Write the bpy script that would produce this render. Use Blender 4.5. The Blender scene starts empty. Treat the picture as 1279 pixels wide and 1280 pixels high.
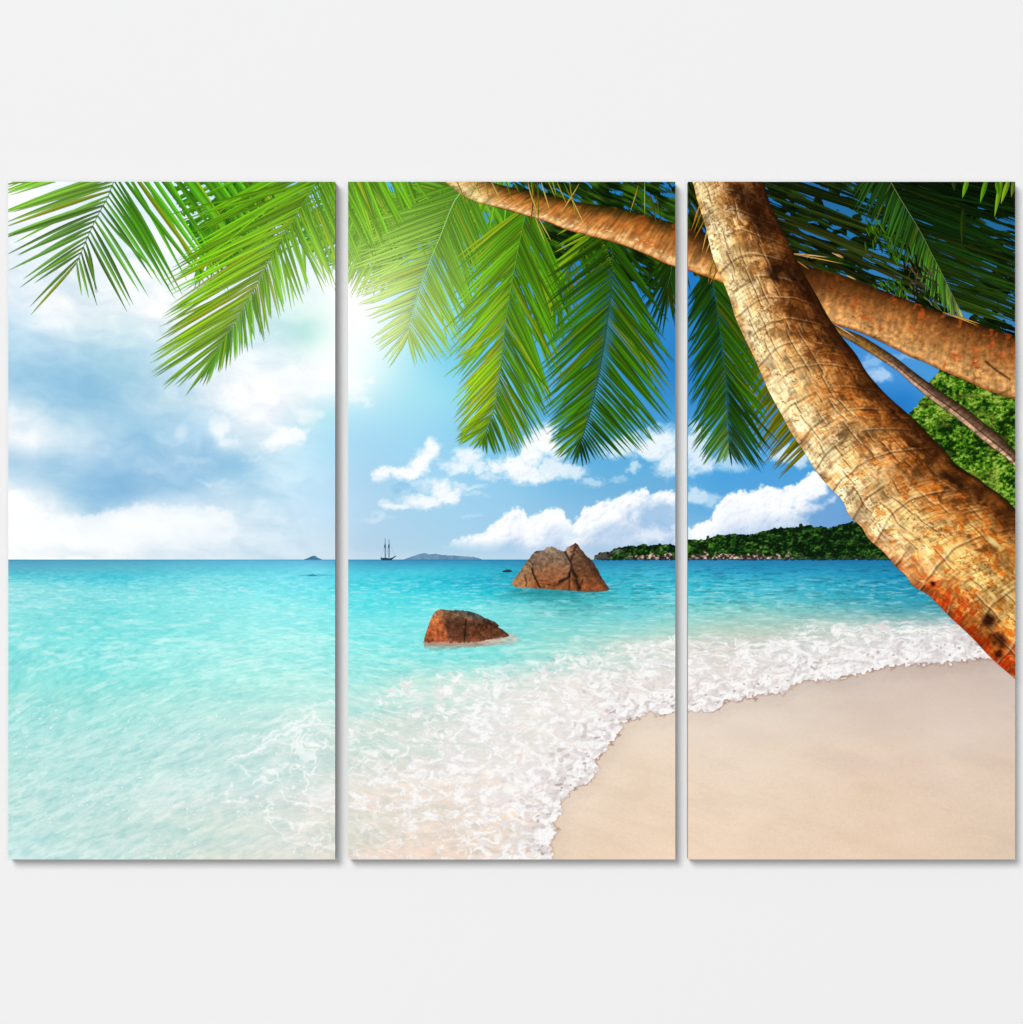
import bpy, math, random
import numpy as np

C = bpy.context.scene
MM = 0.001
# ---------------------------------------------------------------- camera
# the photograph is seen square on; one unit of the drawing below = 1 mm on the wall
def P(x, y):
    return ((x - 639.5) * MM, -(y - 640.0) * MM)

D_CAM = 5.0
cam_d = bpy.data.cameras.new('camera')
cam = bpy.data.objects.new('camera', cam_d)
C.collection.objects.link(cam)
cam_d.sensor_width = 36.0
cam_d.lens = 36.0 * D_CAM / 1.280
cam_d.clip_start = 0.1
cam_d.clip_end = 100
cam.location = (0, -D_CAM, 0)
cam.rotation_euler = (math.radians(90), 0, 0)
C.camera = cam
# ---------------------------------------------------------------- light (studio: soft room light + one soft lamp high on the left)
w = bpy.data.worlds.new('World')
C.world = w
w.use_nodes = True
w.node_tree.nodes['Background'].inputs[0].default_value = (1, 1, 1, 1)
w.node_tree.nodes['Background'].inputs[1].default_value = 0.23

def lamp(name, loc, size, power):
    d = bpy.data.lights.new(name, 'AREA')
    d.shape = 'DISK'
    d.size = size
    d.energy = power
    d.color = (1, 1, 1)
    o = bpy.data.objects.new(name, d)
    C.collection.objects.link(o)
    o.location = loc
    v = -np.array(loc, float)
    from mathutils import Vector
    o.rotation_euler = Vector(v).to_track_quat('-Z', 'Y').to_euler()
    return o
lamp('key_lamp', (-11.4, -30.0, 13.5), 16.0, 9900)
lamp('front_lamp', (0.6, -15.0, -0.6), 9.0, 700)
C.view_settings.view_transform = 'Standard'
C.view_settings.look = 'None'
C.view_settings.exposure = 0.0
C.view_settings.gamma = 1.0
C.view_settings.use_curve_mapping = False
LIGHT = 1.15          # how bright a white surface renders; ink albedo = picture value / LIGHT
# ---------------------------------------------------------------- materials
def new_mat(name):
    m = bpy.data.materials.new(name)
    m.use_nodes = True
    b = m.node_tree.nodes['Principled BSDF']
    b.inputs['Roughness'].default_value = 0.75
    b.inputs['Specular IOR Level'].default_value = 0.08
    return m, m.node_tree, b

def noise_bump(nt, b, scale, strength, dist):
    tc = nt.nodes.new('ShaderNodeTexCoord')
    n = nt.nodes.new('ShaderNodeTexNoise'); n.inputs['Scale'].default_value = scale
    n.inputs['Detail'].default_value = 3
    bp = nt.nodes.new('ShaderNodeBump'); bp.inputs['Strength'].default_value = strength
    bp.inputs['Distance'].default_value = dist
    nt.links.new(tc.outputs['Object'], n.inputs['Vector'])
    nt.links.new(n.outputs['Fac'], bp.inputs['Height'])
    nt.links.new(bp.outputs['Normal'], b.inputs['Normal'])

m_wall, nt, b = new_mat('wall_paint')
tc = nt.nodes.new('ShaderNodeTexCoord'); n = nt.nodes.new('ShaderNodeTexNoise')
n.inputs['Scale'].default_value = 1.3
r = nt.nodes.new('ShaderNodeValToRGB')
r.color_ramp.elements[0].color = (.728, .730, .730, 1); r.color_ramp.elements[1].color = (.740, .740, .740, 1)
nt.links.new(tc.outputs['Object'], n.inputs['Vector']); nt.links.new(n.outputs['Fac'], r.inputs['Fac'])
nt.links.new(r.outputs['Color'], b.inputs['Base Color'])
b.inputs['Roughness'].default_value = .9
m_canvas, nt, b = new_mat('bare_canvas')
b.inputs['Base Color'].default_value = (.30, .30, .295, 1)
noise_bump(nt, b, 900, .3, .0003)
m_ink, nt, b = new_mat('printed_ink')
at = nt.nodes.new('ShaderNodeAttribute'); at.attribute_name = 'ink'
# faint woven texture of the canvas in the ink: two crossed fine waves
tc = nt.nodes.new('ShaderNodeTexCoord')
wv = []
for ax in ('X', 'Z'):
    q = nt.nodes.new('ShaderNodeTexWave'); q.bands_direction = ax; q.inputs['Scale'].default_value = 220
    q.inputs['Distortion'].default_value = .6
    nt.links.new(tc.outputs['Object'], q.inputs['Vector']); wv.append(q)
ad = nt.nodes.new('ShaderNodeMath'); ad.operation = 'ADD'
nt.links.new(wv[0].outputs['Fac'], ad.inputs[0]); nt.links.new(wv[1].outputs['Fac'], ad.inputs[1])
mr = nt.nodes.new('ShaderNodeMapRange'); mr.inputs['From Max'].default_value = 2
mr.inputs['To Min'].default_value = .985; mr.inputs['To Max'].default_value = 1.015
nt.links.new(ad.outputs[0], mr.inputs['Value'])
mx = nt.nodes.new('ShaderNodeVectorMath'); mx.operation = 'SCALE'
nt.links.new(at.outputs['Color'], mx.inputs[0]); nt.links.new(mr.outputs['Result'], mx.inputs['Scale'])
nt.links.new(mx.outputs['Vector'], b.inputs['Base Color'])
b.inputs['Specular IOR Level'].default_value = .0

# ---------------------------------------------------------------- numpy drawing helpers
def sm(a, b_, x):
    t = np.clip((x - a) / (b_ - a), 0, 1)
    return t * t * (3 - 2 * t)

def _h(ix, iy, seed):
    n = (ix.astype(np.int64) * 374761393 + iy.astype(np.int64) * 668265263 + seed * 1442695041) & 0xffffffff
    n = ((n ^ (n >> 13)) * 1274126177) & 0xffffffff
    n = (n ^ (n >> 16)) & 0xffffffff
    n = (n * 2246822519) & 0xffffffff
    return ((n ^ (n >> 15)) & 0xffffff) / float(0xffffff)

def noise(x, y, seed=0):
    x = np.asarray(x, float); y = np.asarray(y, float)
    ix = np.floor(x); iy = np.floor(y)
    fx = x - ix; fy = y - iy
    fx = fx ** 3 * (fx * (fx * 6 - 15) + 10); fy = fy ** 3 * (fy * (fy * 6 - 15) + 10)
    a = _h(ix, iy, seed); b_ = _h(ix + 1, iy, seed); c = _h(ix, iy + 1, seed); d = _h(ix + 1, iy + 1, seed)
    return (a * (1 - fx) + b_ * fx) * (1 - fy) + (c * (1 - fx) + d * fx) * fy

def fbm(x, y, seed=0, o=4, g=.5):
    s = 0; a = 1; t = 0
    for i in range(o):
        s = s + a * noise(x, y, seed + i * 17); t += a; a *= g
        x, y = x * 1.93 * .86 - y * 1.93 * .5 + 3.1, x * 1.93 * .5 + y * 1.93 * .86 + 7.7
    return s / t

def fba(x, y, seed=0, o=4, g=.5, l=2.03):
    """octaves that keep their direction, for streaks"""
    s = 0; a = 1; t = 0
    for i in range(o):
        s = s + a * noise(x, y, seed + i * 17); t += a; a *= g
        x, y = x * l + 3.1, y * l + 7.7
    return s / t

def ridged(x, y, seed=0, o=4):
    s = 0; a = 1; t = 0
    for i in range(o):
        s = s + a * (1 - np.abs(2 * noise(x, y, seed + i * 13) - 1)); t += a; a *= .55
        x, y = x * 1.6 - y * 1.1 + 3.1, x * 1.1 + y * 1.6 + 7.7
    return s / t

def lin(c):
    c = np.clip(np.asarray(c, float) / 255.0, 0, 1)
    return np.where(c <= .04045, c / 12.92, ((c + .055) / 1.055) ** 2.4)

def mix(a, b_, t):
    t = np.asarray(t)[..., None]
    return a * (1 - t) + np.asarray(b_, float) * t

def rbf(pts, sx=1.0, sy=1.0, soft=12.0):
    A = np.array([p[:2] for p in pts], float) * (sx, sy); V = np.array([p[2:] for p in pts], float)
    d = np.sqrt(((A[:, None] - A[None]) ** 2).sum(-1) + soft ** 2)
    n_ = len(A); M = np.zeros((n_ + 3, n_ + 3)); M[:n_, :n_] = -d; M[:n_, n_:] = np.c_[np.ones(n_), A / 500]
    M[n_:, :n_] = M[:n_, n_:].T
    W = np.linalg.solve(M, np.r_[V, np.zeros((3, 3))])
    def ev(X, Y):
        sh = X.shape; q = np.c_[X.ravel() * sx, Y.ravel() * sy]; out = np.zeros((len(q), 3))
        for i in range(0, len(q), 20000):
            k = q[i:i + 20000]
            dd = -np.sqrt(((k[:, None] - A[None]) ** 2).sum(-1) + soft ** 2)
            out[i:i + 20000] = np.c_[dd, np.ones(len(k)), k / 500] @ W
        return np.clip(out, 0, 255).reshape(sh + (3,))
    return ev

def coarse(ev, xs, ys, st=4):
    """evaluate on a coarse lattice and spread bilinearly"""
    cx = np.arange(xs[0], xs[-1] + st, st); cy = np.arange(ys[0], ys[-1] + st, st)
    g = ev(*np.meshgrid(cx, cy))
    out = np.zeros((len(ys), len(xs), 3))
    for k in range(3):
        t = np.array([np.interp(xs, cx, row) for row in g[..., k]])
        ti = np.clip((np.array(ys) - cy[0]) / st, 0, len(cy) - 1.001); i0 = ti.astype(int); f = (ti - i0)[:, None]
        out[..., k] = t[i0] * (1 - f) + t[i0 + 1] * f
    return out

def inside(poly, X, Y):
    r_ = np.zeros(X.shape, bool); n_ = len(poly)
    for i in range(n_):
        x1, y1 = poly[i]; x2, y2 = poly[(i + 1) % n_]
        if y1 == y2: continue
        c = ((y1 > Y) != (y2 > Y)) & (X < (x2 - x1) * (Y - y1) / (y2 - y1) + x1)
        r_ ^= c
    return r_

def pdist(line, X, Y):
    d = np.full(X.shape, 1e9)
    for (x1, y1), (x2, y2) in zip(line[:-1], line[1:]):
        vx, vy = x2 - x1, y2 - y1
        t = np.clip(((X - x1) * vx + (Y - y1) * vy) / (vx * vx + vy * vy), 0, 1)
        d = np.minimum(d, (X - x1 - t * vx) ** 2 + (Y - y1 - t * vy) ** 2)
    return np.sqrt(d)

def ramp(stops, t):
    xs = [s[0] for s in stops]
    return np.stack([np.interp(t, xs, [s[1][k] for s in stops]) for k in range(3)], -1)

def bloom(rgb, x, y):
    """the picture is bleached around the sun behind the fronds"""
    d2 = (x - 452) ** 2 + (y - 400) ** 2
    g = .44 * np.exp(-d2 / 64 ** 2) + .36 * np.exp(-d2 / 150 ** 2)
    return mix(rgb, (246, 255, 190), np.clip(g, 0, .9))

# ---------------------------------------------------------------- mesh helpers
def build_mesh(name, verts, faces, rgb, mat, parent, tri=False):
    me = bpy.data.meshes.new(name)
    V = np.asarray(verts, np.float32); F = np.asarray(faces, np.int32)
    me.vertices.add(len(V)); me.vertices.foreach_set('co', V.ravel())
    me.loops.add(F.size); me.loops.foreach_set('vertex_index', F.ravel())
    me.polygons.add(len(F)); me.polygons.foreach_set('loop_start', np.arange(0, F.size, F.shape[1], dtype=np.int32))
    me.update(calc_edges=True)
    if rgb is not None:
        a = me.color_attributes.new('ink', 'FLOAT_COLOR', 'POINT')
        c = np.ones((len(V), 4), np.float32); c[:, :3] = lin(rgb) / LIGHT
        a.data.foreach_set('color', c.ravel())
    me.materials.append(mat)
    o = bpy.data.objects.new(name, me)
    C.collection.objects.link(o)
    if parent is not None: o.parent = parent
    return o

PANELS = [(10.5, 419.2), (435.3, 844.2), (860.0, 1269.0)]
Y0, Y1 = 227.3, 1074.3
roots = []

def to_parent(pi, X, Y, depth):
    """drawing coordinates -> coordinates of the panel's Empty (centre of the panel's face)"""
    cx = (PANELS[pi][0] + PANELS[pi][1]) / 2; cy = (Y0 + Y1) / 2
    V = np.zeros(X.shape + (3,))
    V[..., 0] = (X - cx) * MM; V[..., 1] = -depth * MM; V[..., 2] = -(Y - cy) * MM
    return V

def grid_part(name, pi, xs, ys, rgb, mask, depth, label=None):
    """cells of a lattice (mask per cell) as one sheet of ink"""
    X, Y = np.meshgrid(xs, ys)
    ny, nx = X.shape
    idx = np.arange(nx * ny).reshape(ny, nx)
    q = np.stack([idx[1:, :-1], idx[1:, 1:], idx[:-1, 1:], idx[:-1, :-1]], -1)[mask]
    if len(q) == 0: return None
    used = np.unique(q); re = np.full(nx * ny, -1, np.int64); re[used] = np.arange(len(used))
    V = to_parent(pi, X, Y, depth).reshape(-1, 3)[used]
    o = build_mesh(name, V, re[q], rgb.reshape(-1, 3)[used], m_ink, roots[pi])
    if label: o['label'] = label
    return o

def shape_part(name, poly, colour, depth, res=.5, hole=None, label=None, wobble=0):
    """an outlined motif: colour(X, Y) evaluated on a fine lattice, cut to the outline and to each panel"""
    px = [p[0] for p in poly]; py = [p[1] for p in poly]; out = []
    for pi, (a, b_) in enumerate(PANELS):
        x0, x1 = max(a, min(px) - 2), min(b_, max(px) + 2); y0, y1 = max(Y0, min(py) - 2), min(Y1, max(py) + 2)
        if x1 - x0 < 1 or y1 - y0 < 1: continue
        xs = np.linspace(x0, x1, max(3, int((x1 - x0) / res))); ys = np.linspace(y0, y1, max(3, int((y1 - y0) / res)))
        X, Y = np.meshgrid(xs, ys)
        Xc = (X[1:, 1:] + X[:-1, :-1]) / 2; Yc = (Y[1:, 1:] + Y[:-1, :-1]) / 2
        wx = Xc; wy = Yc
        if wobble:
            wx = Xc + (fbm(Xc / 4, Yc / 4, 5, 2) - .5) * wobble; wy = Yc + (fbm(Xc / 3, Yc / 3, 8, 2) - .5) * wobble
        m = inside(poly, wx, wy)
        if hole is not None: m &= hole(Xc, Yc)
        if not m.any(): continue
        o = grid_part(name, pi, xs, ys, colour(X, Y), m, depth, label)
        out.append(o)
    return out

def clip_tris(T, Cc, rect):
    """T (n,3,3: x, y, depth) and colours cut to a rectangle"""
    x0, x1, y0, y1 = rect
    ins = (T[..., 0] >= x0) & (T[..., 0] <= x1) & (T[..., 1] >= y0) & (T[..., 1] <= y1)
    full = ins.all(1)
    outside = (T[..., 0] < x0).all(1) | (T[..., 0] > x1).all(1) | (T[..., 1] < y0).all(1) | (T[..., 1] > y1).all(1)
    A = [T[full]]; B = [Cc[full]]
    ex, ec = [], []
    for i in np.nonzero(~full & ~outside)[0]:
        poly = [np.r_[T[i, k], Cc[i, k]] for k in range(3)]
        for ax, lim, sg in ((0, x0, 1), (0, x1, -1), (1, y0, 1), (1, y1, -1)):
            o = []
            for k in range(len(poly)):
                p, q = poly[k], poly[(k + 1) % len(poly)]
                dp, dq = sg * (p[ax] - lim), sg * (q[ax] - lim)
                if dp >= 0: o.append(p)
                if (dp >= 0) != (dq >= 0): o.append(p + (q - p) * dp / (dp - dq))
            poly = o
            if len(poly) < 3: break
        for k in range(1, len(poly) - 1):
            t = np.array([poly[0], poly[k], poly[k + 1]])
            e1 = t[1, :2] - t[0, :2]; e2 = t[2, :2] - t[0, :2]
            if abs(e1[0] * e2[1] - e1[1] * e2[0]) > 1e-4: ex.append(t[:, :3]); ec.append(t[:, 3:])
    if ex: A.append(np.array(ex)); B.append(np.array(ec))
    return np.concatenate(A), np.concatenate(B)

def tri_part(name, T, Cc, label=None):
    T = np.asarray(T, float); Cc = np.asarray(Cc, float); out = []
    # every face turned towards the viewer
    e1 = T[:, 1, :2] - T[:, 0, :2]; e2 = T[:, 2, :2] - T[:, 0, :2]
    fl = (e1[:, 0] * e2[:, 1] - e1[:, 1] * e2[:, 0]) > 0
    T[fl] = T[fl][:, ::-1]; Cc[fl] = Cc[fl][:, ::-1]
    for pi, (a, b_) in enumerate(PANELS):
        t, c = clip_tris(T, Cc, (a, b_, Y0, Y1))
        if len(t) == 0: continue
        V = to_parent(pi, t[..., 0].ravel(), t[..., 1].ravel(), t[..., 2].ravel())
        F = np.arange(len(V)).reshape(-1, 3)
        o = build_mesh(name, V, F, c.reshape(-1, 3), m_ink, roots[pi])
        if label: o['label'] = label
        out.append(o)
    return out

def catmull(pts, n_):
    pts = np.asarray(pts, float)
    d = np.r_[0, np.cumsum(np.sqrt(((pts[1:] - pts[:-1])[:, :2] ** 2).sum(1)))]
    t = np.linspace(0, d[-1], n_); out = []
    P_ = np.vstack([2 * pts[0] - pts[1], pts, 2 * pts[-1] - pts[-2]])
    for v in t:
        i = min(np.searchsorted(d, v, 'right') - 1, len(pts) - 2); f = (v - d[i]) / (d[i + 1] - d[i])
        a, b_, c, e = P_[i:i + 4]
        out.append(.5 * (2 * b_ + (c - a) * f + (2 * a - 5 * b_ + 4 * c - e) * f ** 2 + (3 * b_ - a - 3 * c + e) * f ** 3))
    return np.array(out)

def strip_part(name, L, R, colour, depth, ns, nt_, label=None):
    """a limb between two edges; colour(S px along, T 0..1 across, X, Y)"""
    L = catmull(L, ns); R = catmull(R, ns)
    t = np.linspace(0, 1, nt_)
    X = L[:, None, 0] * (1 - t) + R[:, None, 0] * t; Y = L[:, None, 1] * (1 - t) + R[:, None, 1] * t
    mid = (L + R) / 2; s = np.r_[0, np.cumsum(np.sqrt(((mid[1:] - mid[:-1]) ** 2).sum(1)))]
    S = np.repeat(s[:, None], nt_, 1); T_ = np.repeat(t[None], ns, 0)
    col = colour(S, T_, X, Y)
    a = np.stack([X, Y, np.full_like(X, depth)], -1)
    q = [a[:-1, :-1], a[1:, :-1], a[1:, 1:], a[:-1, 1:]]; cq = [col[:-1, :-1], col[1:, :-1], col[1:, 1:], col[:-1, 1:]]
    T3 = np.concatenate([np.stack([q[0], q[1], q[2]], 2).reshape(-1, 3, 3), np.stack([q[0], q[2], q[3]], 2).reshape(-1, 3, 3)])
    C3 = np.concatenate([np.stack([cq[0], cq[1], cq[2]], 2).reshape(-1, 3, 3), np.stack([cq[0], cq[2], cq[3]], 2).reshape(-1, 3, 3)])
    return tri_part(name, T3, C3, label)

# ---------------------------------------------------------------- the wall
def box_mesh(name, x0, x1, y0, y1, z0, z1, mat, parent=None, bevel=0):
    import bmesh
    bm = bmesh.new(); bmesh.ops.create_cube(bm, size=1)
    for v in bm.verts:
        v.co = ((x0 + x1) / 2 + v.co.x * (x1 - x0), (y0 + y1) / 2 + v.co.y * (y1 - y0), (z0 + z1) / 2 + v.co.z * (z1 - z0))
    if bevel: bmesh.ops.bevel(bm, geom=bm.edges[:], offset=bevel, segments=3, affect='EDGES', profile=.5)
    me = bpy.data.meshes.new(name); bm.to_mesh(me); bm.free(); me.materials.append(mat)
    o = bpy.data.objects.new(name, me); C.collection.objects.link(o)
    if parent is not None: o.parent = parent
    return o
DEP = 20.0
wall = box_mesh('wall', -2.6, 2.6, (DEP + .6) * MM, .25, -1.9, 1.9, m_wall)
wall['kind'] = 'structure'
# ---------------------------------------------------------------- the three stretched canvases
LAB = ['left canvas panel printed with a cloudy pale sky, palm frond tips and calm turquoise water',
       'middle canvas panel printed with two brown boulders, a tiny sailing ship and foaming surf',
       'right canvas panel printed with a thick leaning palm trunk over a sandy beach']
for pi, (a, b_) in enumerate(PANELS):
    r_ = bpy.data.objects.new('canvas_print', None); C.collection.objects.link(r_)
    cx, cz = P((a + b_) / 2, (Y0 + Y1) / 2)
    r_.location = (cx, 0, cz); r_['label'] = LAB[pi]; r_['category'] = 'canvas print'
    r_['group'] = 'three canvas panels of one beach picture on the wall'
    roots.append(r_)
    hw = (b_ - a) / 2 * MM; hh = (Y1 - Y0) / 2 * MM
    box_mesh('stretched_canvas', -hw, hw, 0, DEP * MM, -hh, hh, m_canvas, r_, bevel=.0007)

# ---------------------------------------------------------------- sky
SKYP = [(15,235,250,252,254),(15,330,228,238,246),(100,360,224,235,242),(150,300,225,240,248),(200,400,240,245,248),(60,390,242,246,250),(200,300,245,248,252),
(20,415,180,214,234),(100,425,200,225,236),(15,470,165,206,228),(60,490,150,198,224),(110,497,143,193,220),(150,470,165,208,224),(180,430,195,224,235),
(40,450,168,207,230),(90,462,156,201,226),(150,505,156,200,224),(215,522,180,214,232),(70,575,176,210,231),(145,575,166,204,230),(215,562,170,206,231),(235,592,156,199,229),(95,612,160,203,229),(190,470,182,215,230),(15,515,236,243,248),(60,535,218,234,243),(110,552,206,228,241),(185,540,158,202,228),(190,500,196,223,234),(40,555,236,243,248),(15,580,180,210,231),
(60,590,176,210,230),(110,592,168,204,230),(180,598,162,200,228),(150,620,140,188,222),(120,637,170,205,230),(200,612,170,205,230),
(15,608,240,246,250),(30,640,252,254,254),(15,690,252,253,253),(100,650,228,240,245),(200,640,236,242,247),(100,690,238,244,246),(200,690,225,236,244),
(60,620,232,240,246),(80,660,240,246,248),(150,645,235,243,247),
(250,560,172,208,232),(300,583,156,202,228),(255,600,160,202,230),(275,610,198,224,240),(350,600,196,227,243),(400,560,183,226,245),(410,640,192,223,243),(350,680,206,226,240),(410,690,208,226,238),
(405,520,184,228,240),(400,425,225,246,240),(385,415,196,234,228),(330,430,214,235,242),(300,460,240,246,250),(405,460,252,253,254),(380,505,222,238,244),
(290,660,212,229,240),(240,500,212,231,240),(245,540,176,213,236),(280,690,212,229,240),(340,520,236,243,248),(320,560,206,228,240),(270,480,238,243,247),(300,510,244,247,250),(350,480,244,247,250),(230,470,226,238,246),
(440,250,120,205,240),(440,400,255,255,255),(440,350,255,255,255),(440,480,242,252,254),(480,430,226,247,250),(500,470,186,233,243),(520,440,170,228,240),(480,500,184,230,242),(550,500,156,220,238),(600,500,140,208,234),(450,550,168,216,241),
(550,545,150,210,238),(450,600,172,212,236),(620,540,122,196,230),(700,540,92,174,222),(830,500,58,145,206),(830,400,48,135,200),(790,590,100,175,220),
(700,615,125,188,226),(840,605,105,172,218),(550,660,165,208,232),(450,680,182,210,230),(600,645,158,205,235),(760,610,112,178,220),(640,610,145,200,232),(560,600,160,210,238),
(510,290,104,196,236),(600,370,120,208,238),(560,440,128,208,236),(650,340,70,155,212),(720,350,42,135,205),(600,440,110,200,236),(720,690,172,200,225),(840,690,160,195,225),
(870,470,38,125,200),(870,560,90,170,225),(900,600,78,162,220),(1000,600,80,160,218),(1000,640,90,152,208),(1060,640,85,148,208),(1040,650,92,150,208),
(1100,460,75,150,220),(1130,500,40,125,200),(1160,480,70,150,215),(1100,300,40,115,165),(1000,240,36,105,160),(1240,330,45,110,160),(870,350,35,120,195),(870,640,105,175,222),(900,690,170,195,225),(1010,680,120,165,210)]
sky_ev = rbf(SKYP, 1, 1.35, 8)

def blobmask(X, Y, blobs, k=.55, soft=.25, seed=3, sc=11.0):
    w1 = (fbm(X / sc, Y / sc, seed, 5, .6) - .5)
    X = X + (fbm(X / 15, Y / 12, seed + 4, 4, .6) - .5) * 22; Y = Y + (fbm(X / 13, Y / 11, seed + 6, 4, .6) - .5) * 15
    f = np.zeros_like(X)
    for cx, cy, rx, ry, a in blobs:
        d = 1 - np.sqrt(((X - cx) / rx) ** 2 + ((Y - cy) / ry) ** 2)
        f = np.maximum(f, sm(-soft - .15, soft + .1, d + w1 * k * 2) * a)
    return f

def prof_cloud(X, Y, prof, seed):
    px, py = zip(*prof)
    bump = np.abs(fbm(X / 12, Y / 12, seed, 4) - .5) * 18 - 3 + (noise(X / 3.5, Y / 3.5, seed + 3) - .5) * 3
    d = Y - np.interp(X, px, py) + bump
    return d

def relief(X, Y, seed, sc):
    e = 1.3
    def h(x, y): return (.5 - np.abs(fbm(x / sc, y / sc, seed, 4, .5) - .5)) + fbm(x / sc * .6, y / sc * .6, seed + 2, 3, .5)
    return (h(X, Y) - h(X + e, Y + e * 1.3)) * sc / e * .32

def sky_colour(X, Y, base):
    c = base.copy()
    # wide streaky clouds of the left part
    wl = sm(440, 330, X)
    wX = X + (fbm(X / 40, Y / 30, 23, 3) - .5) * 40; wY = Y + (fbm(X / 36, Y / 26, 25, 3) - .5) * 26
    nn = fbm((wX + wY * .25) / 70, (wY - wX * .16) / 22, 21, 5, .58) - .5
    n2 = fbm(wX / 26, wY / 16, 29, 5, .6) - .5
    c = c + ((nn * 40 + n2 * 24) * wl)[..., None] * np.array([1.15, .75, .45])
    m = blobmask(X, Y, [(276, 535, 13, 12, .9), (284, 552, 9, 8, .7), (322, 520, 14, 9, .75), (352, 548, 15, 11, 1), (342, 553, 11, 9, 1), (369, 542, 13, 6, 1), (383, 518, 15, 7, .55), (297, 505, 26, 13, .5),
                        (400, 488, 14, 7, .6), (237, 575, 20, 6, .35), (187, 588, 14, 4, .3), (262, 602, 14, 3, .5), (230, 540, 8, 9, .4), (318, 574, 8, 3, .5)], .8, .75, 31, 14)
    c = mix(c, (253, 254, 254), m * .9)
    m = blobmask(X, Y, [(110, 480, 120, 34, 1), (60, 590, 90, 22, .7), (170, 600, 110, 34, 1), (270, 585, 46, 24, .9), (200, 520, 70, 22, .5)], .7, .8, 33, 26)
    c = mix(c, (142, 190, 222), m * .40)
    # bank of pale cumulus low on the left
    d = prof_cloud(X, Y, [(0, 622), (60, 640), (110, 640), (180, 625), (210, 628), (250, 629), (290, 633), (297, 650), (300, 760)], 41)
    m = sm(-2, 9, d) * sm(322, 262, X + (fbm(X / 20, Y / 14, 43, 3) - .5) * 50) * sm(699, 668, Y)
    c = mix(c, (250, 252, 253), m * .65)
    # small cumulus in the middle
    B = [(541, 562, 11, 12, 1), (535, 572, 13, 10, 1), (522, 583, 14, 9, 1), (506, 592, 16, 8, 1), (517, 590, 14, 9, 1), (478, 592, 12, 7, .95), (469, 597, 9, 6, .7), (486, 588, 8, 7, .95),
         (549, 612, 14, 11, .92), (558, 621, 16, 9, .92), (532, 628, 24, 7, .9), (500, 633, 20, 5, .8), (485, 630, 10, 6, .5), (525, 610, 22, 8, .35), (470, 648, 16, 4, .3),
         (585, 572, 15, 10, .85), (574, 583, 17, 10, .85), (598, 584, 10, 8, .75), (613, 597, 14, 4, .5), (582, 609, 20, 4, .5), (592, 618, 16, 3, .3),
         (662, 568, 18, 18, 1), (680, 552, 15, 20, 1), (645, 580, 20, 12, 1), (622, 583, 13, 9, .9), (660, 590, 28, 12, .95), (690, 586, 22, 14, .8), (712, 590, 18, 8, .75), (738, 602, 14, 5, .45), (695, 565, 14, 12, .8),
         (788, 558, 24, 14, .8), (770, 562, 18, 10, .7), (828, 550, 20, 15, .9), (815, 560, 20, 14, .9), (838, 578, 16, 16, .85), (793, 585, 9, 6, .6), (775, 600, 12, 4, .3),
         (868, 555, 14, 22, .8), (875, 575, 20, 14, .8), (905, 578, 26, 10, .55), (882, 540, 10, 8, .5), (985, 568, 26, 11, .75), (1000, 572, 20, 9, .7), (870, 620, 14, 9, .65), (888, 625, 16, 8, .5),
         (1100, 470, 14, 8, .55), (1092, 455, 10, 8, .35), (1130, 446, 14, 5, .3), (443, 487, 14, 14, .7), (456, 502, 7, 6, .5), (460, 478, 9, 4, .6),
         (590, 646, 14, 3, .2), (452, 398, 10, 24, .4)]
    m = blobmask(X, Y, B, .46, .42, 51, 12)
    sh = relief(X, Y, 57, 14) * .7
    cc = np.ones(X.shape + (3,)) * (250, 252, 254) - np.clip(-sh, 0, 1)[..., None] * (38, 24, 10) * 1.0
    c = c * (1 - m[..., None]) + cc * m[..., None]
    m = blobmask(X, Y, [(506, 609, 16, 4, .6)], .3, .5, 58, 10); c = mix(c, (130, 190, 228), m)
    # towering clouds on the horizon
    for prof, seed, lf, kind in (
        ([(540, 690), (560, 680), (575, 670), (603, 664), (618, 653), (630, 640), (643, 633), (654, 634), (660, 646), (672, 640), (683, 634), (702, 633), (708, 645), (716, 652), (722, 646), (731, 634), (740, 632), (750, 625), (765, 622), (785, 614), (797, 612), (808, 608), (813, 617), (825, 611), (844, 611), (860, 616)], 61, 545, 0),
        ([(845, 664), (862, 658), (878, 651), (890, 645), (896, 630), (905, 619), (925, 610), (936, 613), (957, 605), (976, 609), (998, 601), (1008, 592), (1030, 583), (1070, 575)], 71, 845, 1)):
        d = prof_cloud(X, Y, prof, seed)
        lo = 684 + (fbm(X / 30, Y * 0, seed + 5, 2) - .5) * 14
        m = sm(-2.5, 4.0, d + (fbm(X / 5, Y / 5, seed + 7, 3) - .5) * 5) * sm(lo + 10, lo - 14, Y) * sm(lf, lf + 24, X)
        if kind == 0: m = m * sm(862, 842, X)
        else:
            lim = 1062 - (Y - 585) * .95
            lim = np.where(Y > 640, 1010 - (Y - 640) * .2, lim)
            m = m * (.2 + .8 * sm(12, -16, X - lim + (fbm(X / 16, Y / 12, 77, 4) - .5) * 60)) * sm(690, 660, Y + (X - 940) * .12)
        sh = relief(X, Y, seed + 9, 17) * .7
        dn = sm(5, 60, d)
        white = ramp([(0, (252, 253, 255)), (.5, (240, 244, 250)), (1, (198, 214, 236))], dn)
        white = white - np.clip(-sh, 0, 1.2)[..., None] * (52, 36, 16) + np.clip(sh, 0, .5)[..., None] * 14
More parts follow.
